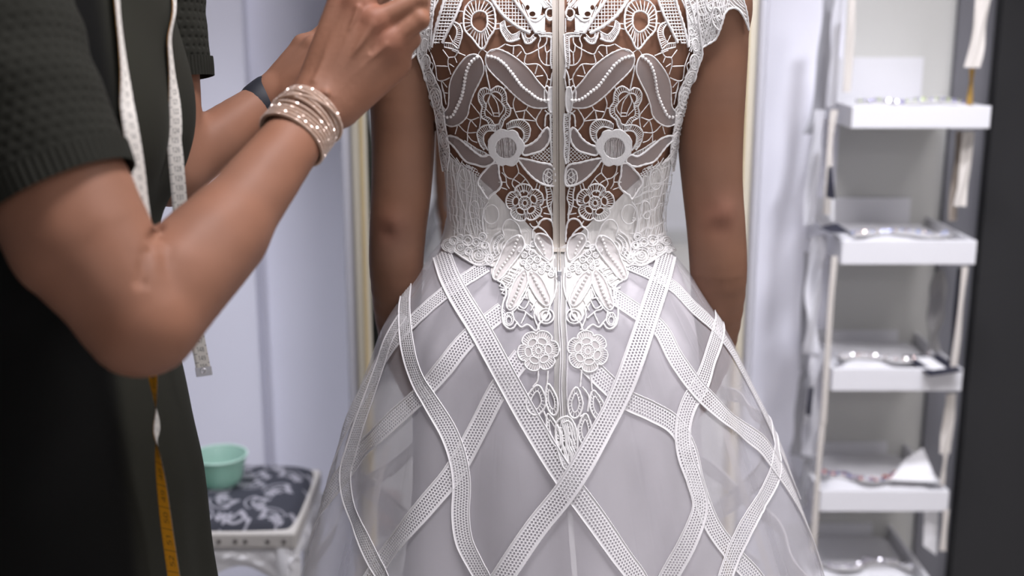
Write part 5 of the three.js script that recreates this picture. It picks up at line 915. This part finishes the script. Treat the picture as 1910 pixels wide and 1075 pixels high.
  hang('ribbon_belt', 'long thin cream ribbon crossing the fourth tray, ending in a round tip', 'ribbon', [[1534, 790], [1528, 860], [1523, 930], [1516, 1030]], 11, -2.49, cream, G, 0.1);
  hang('ribbon_belt', 'pale ribbon hanging from above beside the bright wall', 'ribbon', [[1568, -20], [1562, 40], [1556, 120], [1549, 200]], 18, -2.62, pale, G);
  hang('ribbon_belt', 'grey chiffon ribbon at the edge of the bright wall, above the highest tray', 'ribbon', [[1548, -20], [1540, 60], [1534, 140], [1524, 220], [1508, 250]], 26, -2.66, greyR, G, 0.6);
  hang('ribbon_belt', 'cream ribbon beside the second tray, above the dark bow', 'ribbon', [[1556, 205], [1549, 260], [1546, 330], [1542, 400]], 13, -2.55, cream, G);
  hang('ribbon_belt', 'grey ribbon hanging past the second tray next to the bright wall', 'ribbon', [[1530, 205], [1522, 280], [1514, 350], [1508, 420]], 24, -2.62, pale, G, 0.5);
  hang('ribbon_belt', 'crumpled pale ribbon hanging from the second tray', 'ribbon', [[1528, 440], [1518, 520], [1515, 600], [1512, 660]], 32, -2.58, pale, G, 0.8);
  hang('ribbon_belt', 'silver ribbon at the wall corner between the second and third trays', 'ribbon', [[1508, 470], [1503, 540], [1500, 620], [1498, 690]], 16, -2.64, greyR, G, 0.6);
  hang('ribbon_belt', 'crumpled pale ribbon hanging from the third tray', 'ribbon', [[1528, 650], [1519, 710], [1514, 780], [1510, 850]], 30, -2.58, pale, G, 0.8);
  hang('ribbon_belt', 'grey ribbon at the wall corner beside the third tray', 'ribbon', [[1504, 690], [1494, 750], [1488, 810], [1484, 850]], 22, -2.64, greyR, G, 0.6);
  hang('ribbon_belt', 'slate ribbon hanging from the fourth tray near the skirt', 'ribbon', [[1506, 860], [1500, 900], [1496, 945]], 18, -2.6, greyR, G, 0.5);
  hang('ribbon_belt', 'brown and cream folded ribbon hanging above the highest tray by the dark wall', 'ribbon', [[1836, -20], [1829, 30], [1822, 90], [1813, 126]], 26, -2.5, cream, G, 0.2);
  hang('ribbon_belt', 'narrow gold ribbon standing above the end of the highest tray', 'ribbon', [[1813, 128], [1811, 160], [1808, 196]], 9, -2.54, gold, G, 0.2);
  hang('ribbon_belt', 'cream ribbon pair under the highest tray by the dark wall', 'ribbon', [[1806, 245], [1800, 310], [1795, 350], [1790, 385]], 22, -2.55, cream, G, 0.3);
  hang('ribbon_belt', 'tan ribbon tail under the highest tray, shorter and further in', 'ribbon', [[1790, 245], [1785, 300], [1780, 350], [1776, 412]], 14, -2.58, std({ color: [0.36, 0.31, 0.26], roughness: 0.6 }), G, 0.3);
  hang('ribbon_belt', 'thin cream ribbon running from the second tray down to the third by the dark wall', 'ribbon', [[1800, 498], [1793, 560], [1786, 630], [1778, 688]], 11, -2.5, cream, G, 0.1);
  hang('ribbon_belt', 'dark ribbon behind the thin cream one over the third tray', 'ribbon', [[1790, 500], [1783, 570], [1778, 640], [1773, 680]], 9, -2.53, ink, G, 0.2);
  hang('ribbon_belt', 'crumpled grey ribbon hanging inside over the end of the third tray', 'ribbon', [[1752, 505], [1747, 570], [1742, 630], [1742, 655]], 34, -2.62, std({ color: [0.27, 0.265, 0.265], roughness: 0.6 }), G, 0.8);
  hang('ribbon_belt', 'cream ribbon with a pale tag hanging under the third tray', 'ribbon', [[1774, 735], [1770, 780], [1765, 815], [1762, 846]], 22, -2.54, cream, G, 0.3);
  hang('ribbon_belt', 'thin cream ribbon reaching the end of the fourth tray', 'ribbon', [[1764, 846], [1760, 880], [1757, 905]], 8, -2.52, cream, G, 0.1);
  hang('ribbon_belt', 'short cream ribbon hanging from the end of the fourth tray', 'ribbon', [[1765, 950], [1762, 985], [1758, 1028]], 11, -2.5, cream, G, 0.2);
  // white tags and dark bows among them
  const slip = (name, label, cat, corners, z, mat) => { const p = corners.map(([x, y, dz]) => Pz(x, y, z + (dz ?? 0))); const t = thing(name, label, cat, [p[0].x, p[0].y, p[0].z]); const f = (k) => grid(6, 6, (u, v) => p[0].clone().lerp(p[1], u).lerp(p[3].clone().lerp(p[2], u), v).add(V(0, 0, k + 0.004 * Math.sin(u * 3.1416) * Math.sin(v * 3.1416)))); part(t, 'face', [f(0.0008), f(-0.0008)], mat); return t; };
  slip('paper_tag', 'white tag hanging under the fourth tray by the dark wall', 'tag', [[1724, 955], [1750, 955], [1746, 1036], [1722, 1018]], -2.53, snow);
  slip('paper_tag', 'white tag pinned on the wall beside the second tray', 'tag', [[1535, 345], [1556, 362], [1556, 415], [1538, 398]], -2.56, snow);
  slip('satin_bow', 'dark navy bow tail hanging above the second tray', 'bow', [[1545, 312], [1552, 310], [1558, 372], [1541, 368]], -2.52, ink);
  slip('satin_bow', 'dark navy bow tail hanging under the third tray', 'bow', [[1509, 724], [1518, 722], [1512, 776], [1503, 774]], -2.54, ink);
  slip('satin_bow', 'black satin bow lying at the corner of the second tray', 'bow', [[1526, 424, -0.06], [1560, 416, -0.06], [1590, 436, 0], [1548, 434, 0]], -2.52, ink);
  slip('satin_bow', 'small black bow lying on the lowest tray', 'bow', [[1556, 1058, -0.04], [1578, 1056, -0.04], [1584, 1064, 0], [1560, 1064, 0]], -2.55, ink);
  slip('folded_cloth', 'white cloth corner standing up on the fourth tray', 'cloth', [[1690, 856, -0.04], [1722, 836, -0.04], [1748, 900, 0.02], [1660, 896, 0.02]], -2.56, snow);
  // black card with a white label on the third tray
  const p = [[1682, 664, -2.58], [1752, 662, -2.58], [1796, 692, -2.47], [1734, 701, -2.47]].map(([x, y, z]) => Pz(x, y, z)), ct = thing('price_card', 'black card with a blank white label leaning over the third tray', 'card', [p[0].x, p[0].y, p[0].z]);
  const q = (a, b, c, d, k) => grid(2, 2, (u, v) => { const s = lerp(a, b, u), r = lerp(c, d, v); return p[0].clone().lerp(p[1], s).lerp(p[3].clone().lerp(p[2], s), r).add(V(0, k, 0)); });
  part(ct, 'card', [q(0, 1, 0, 1, 0), q(0, 1, 0, 1, -0.0015)], ink); part(ct, 'label', q(0.24, 0.66, 0.14, 0.80, 0.0014), snow);
}
scene.traverse((o) => { if (o.isLight) o.castShadow = true; });
renderer.render(scene, camera);
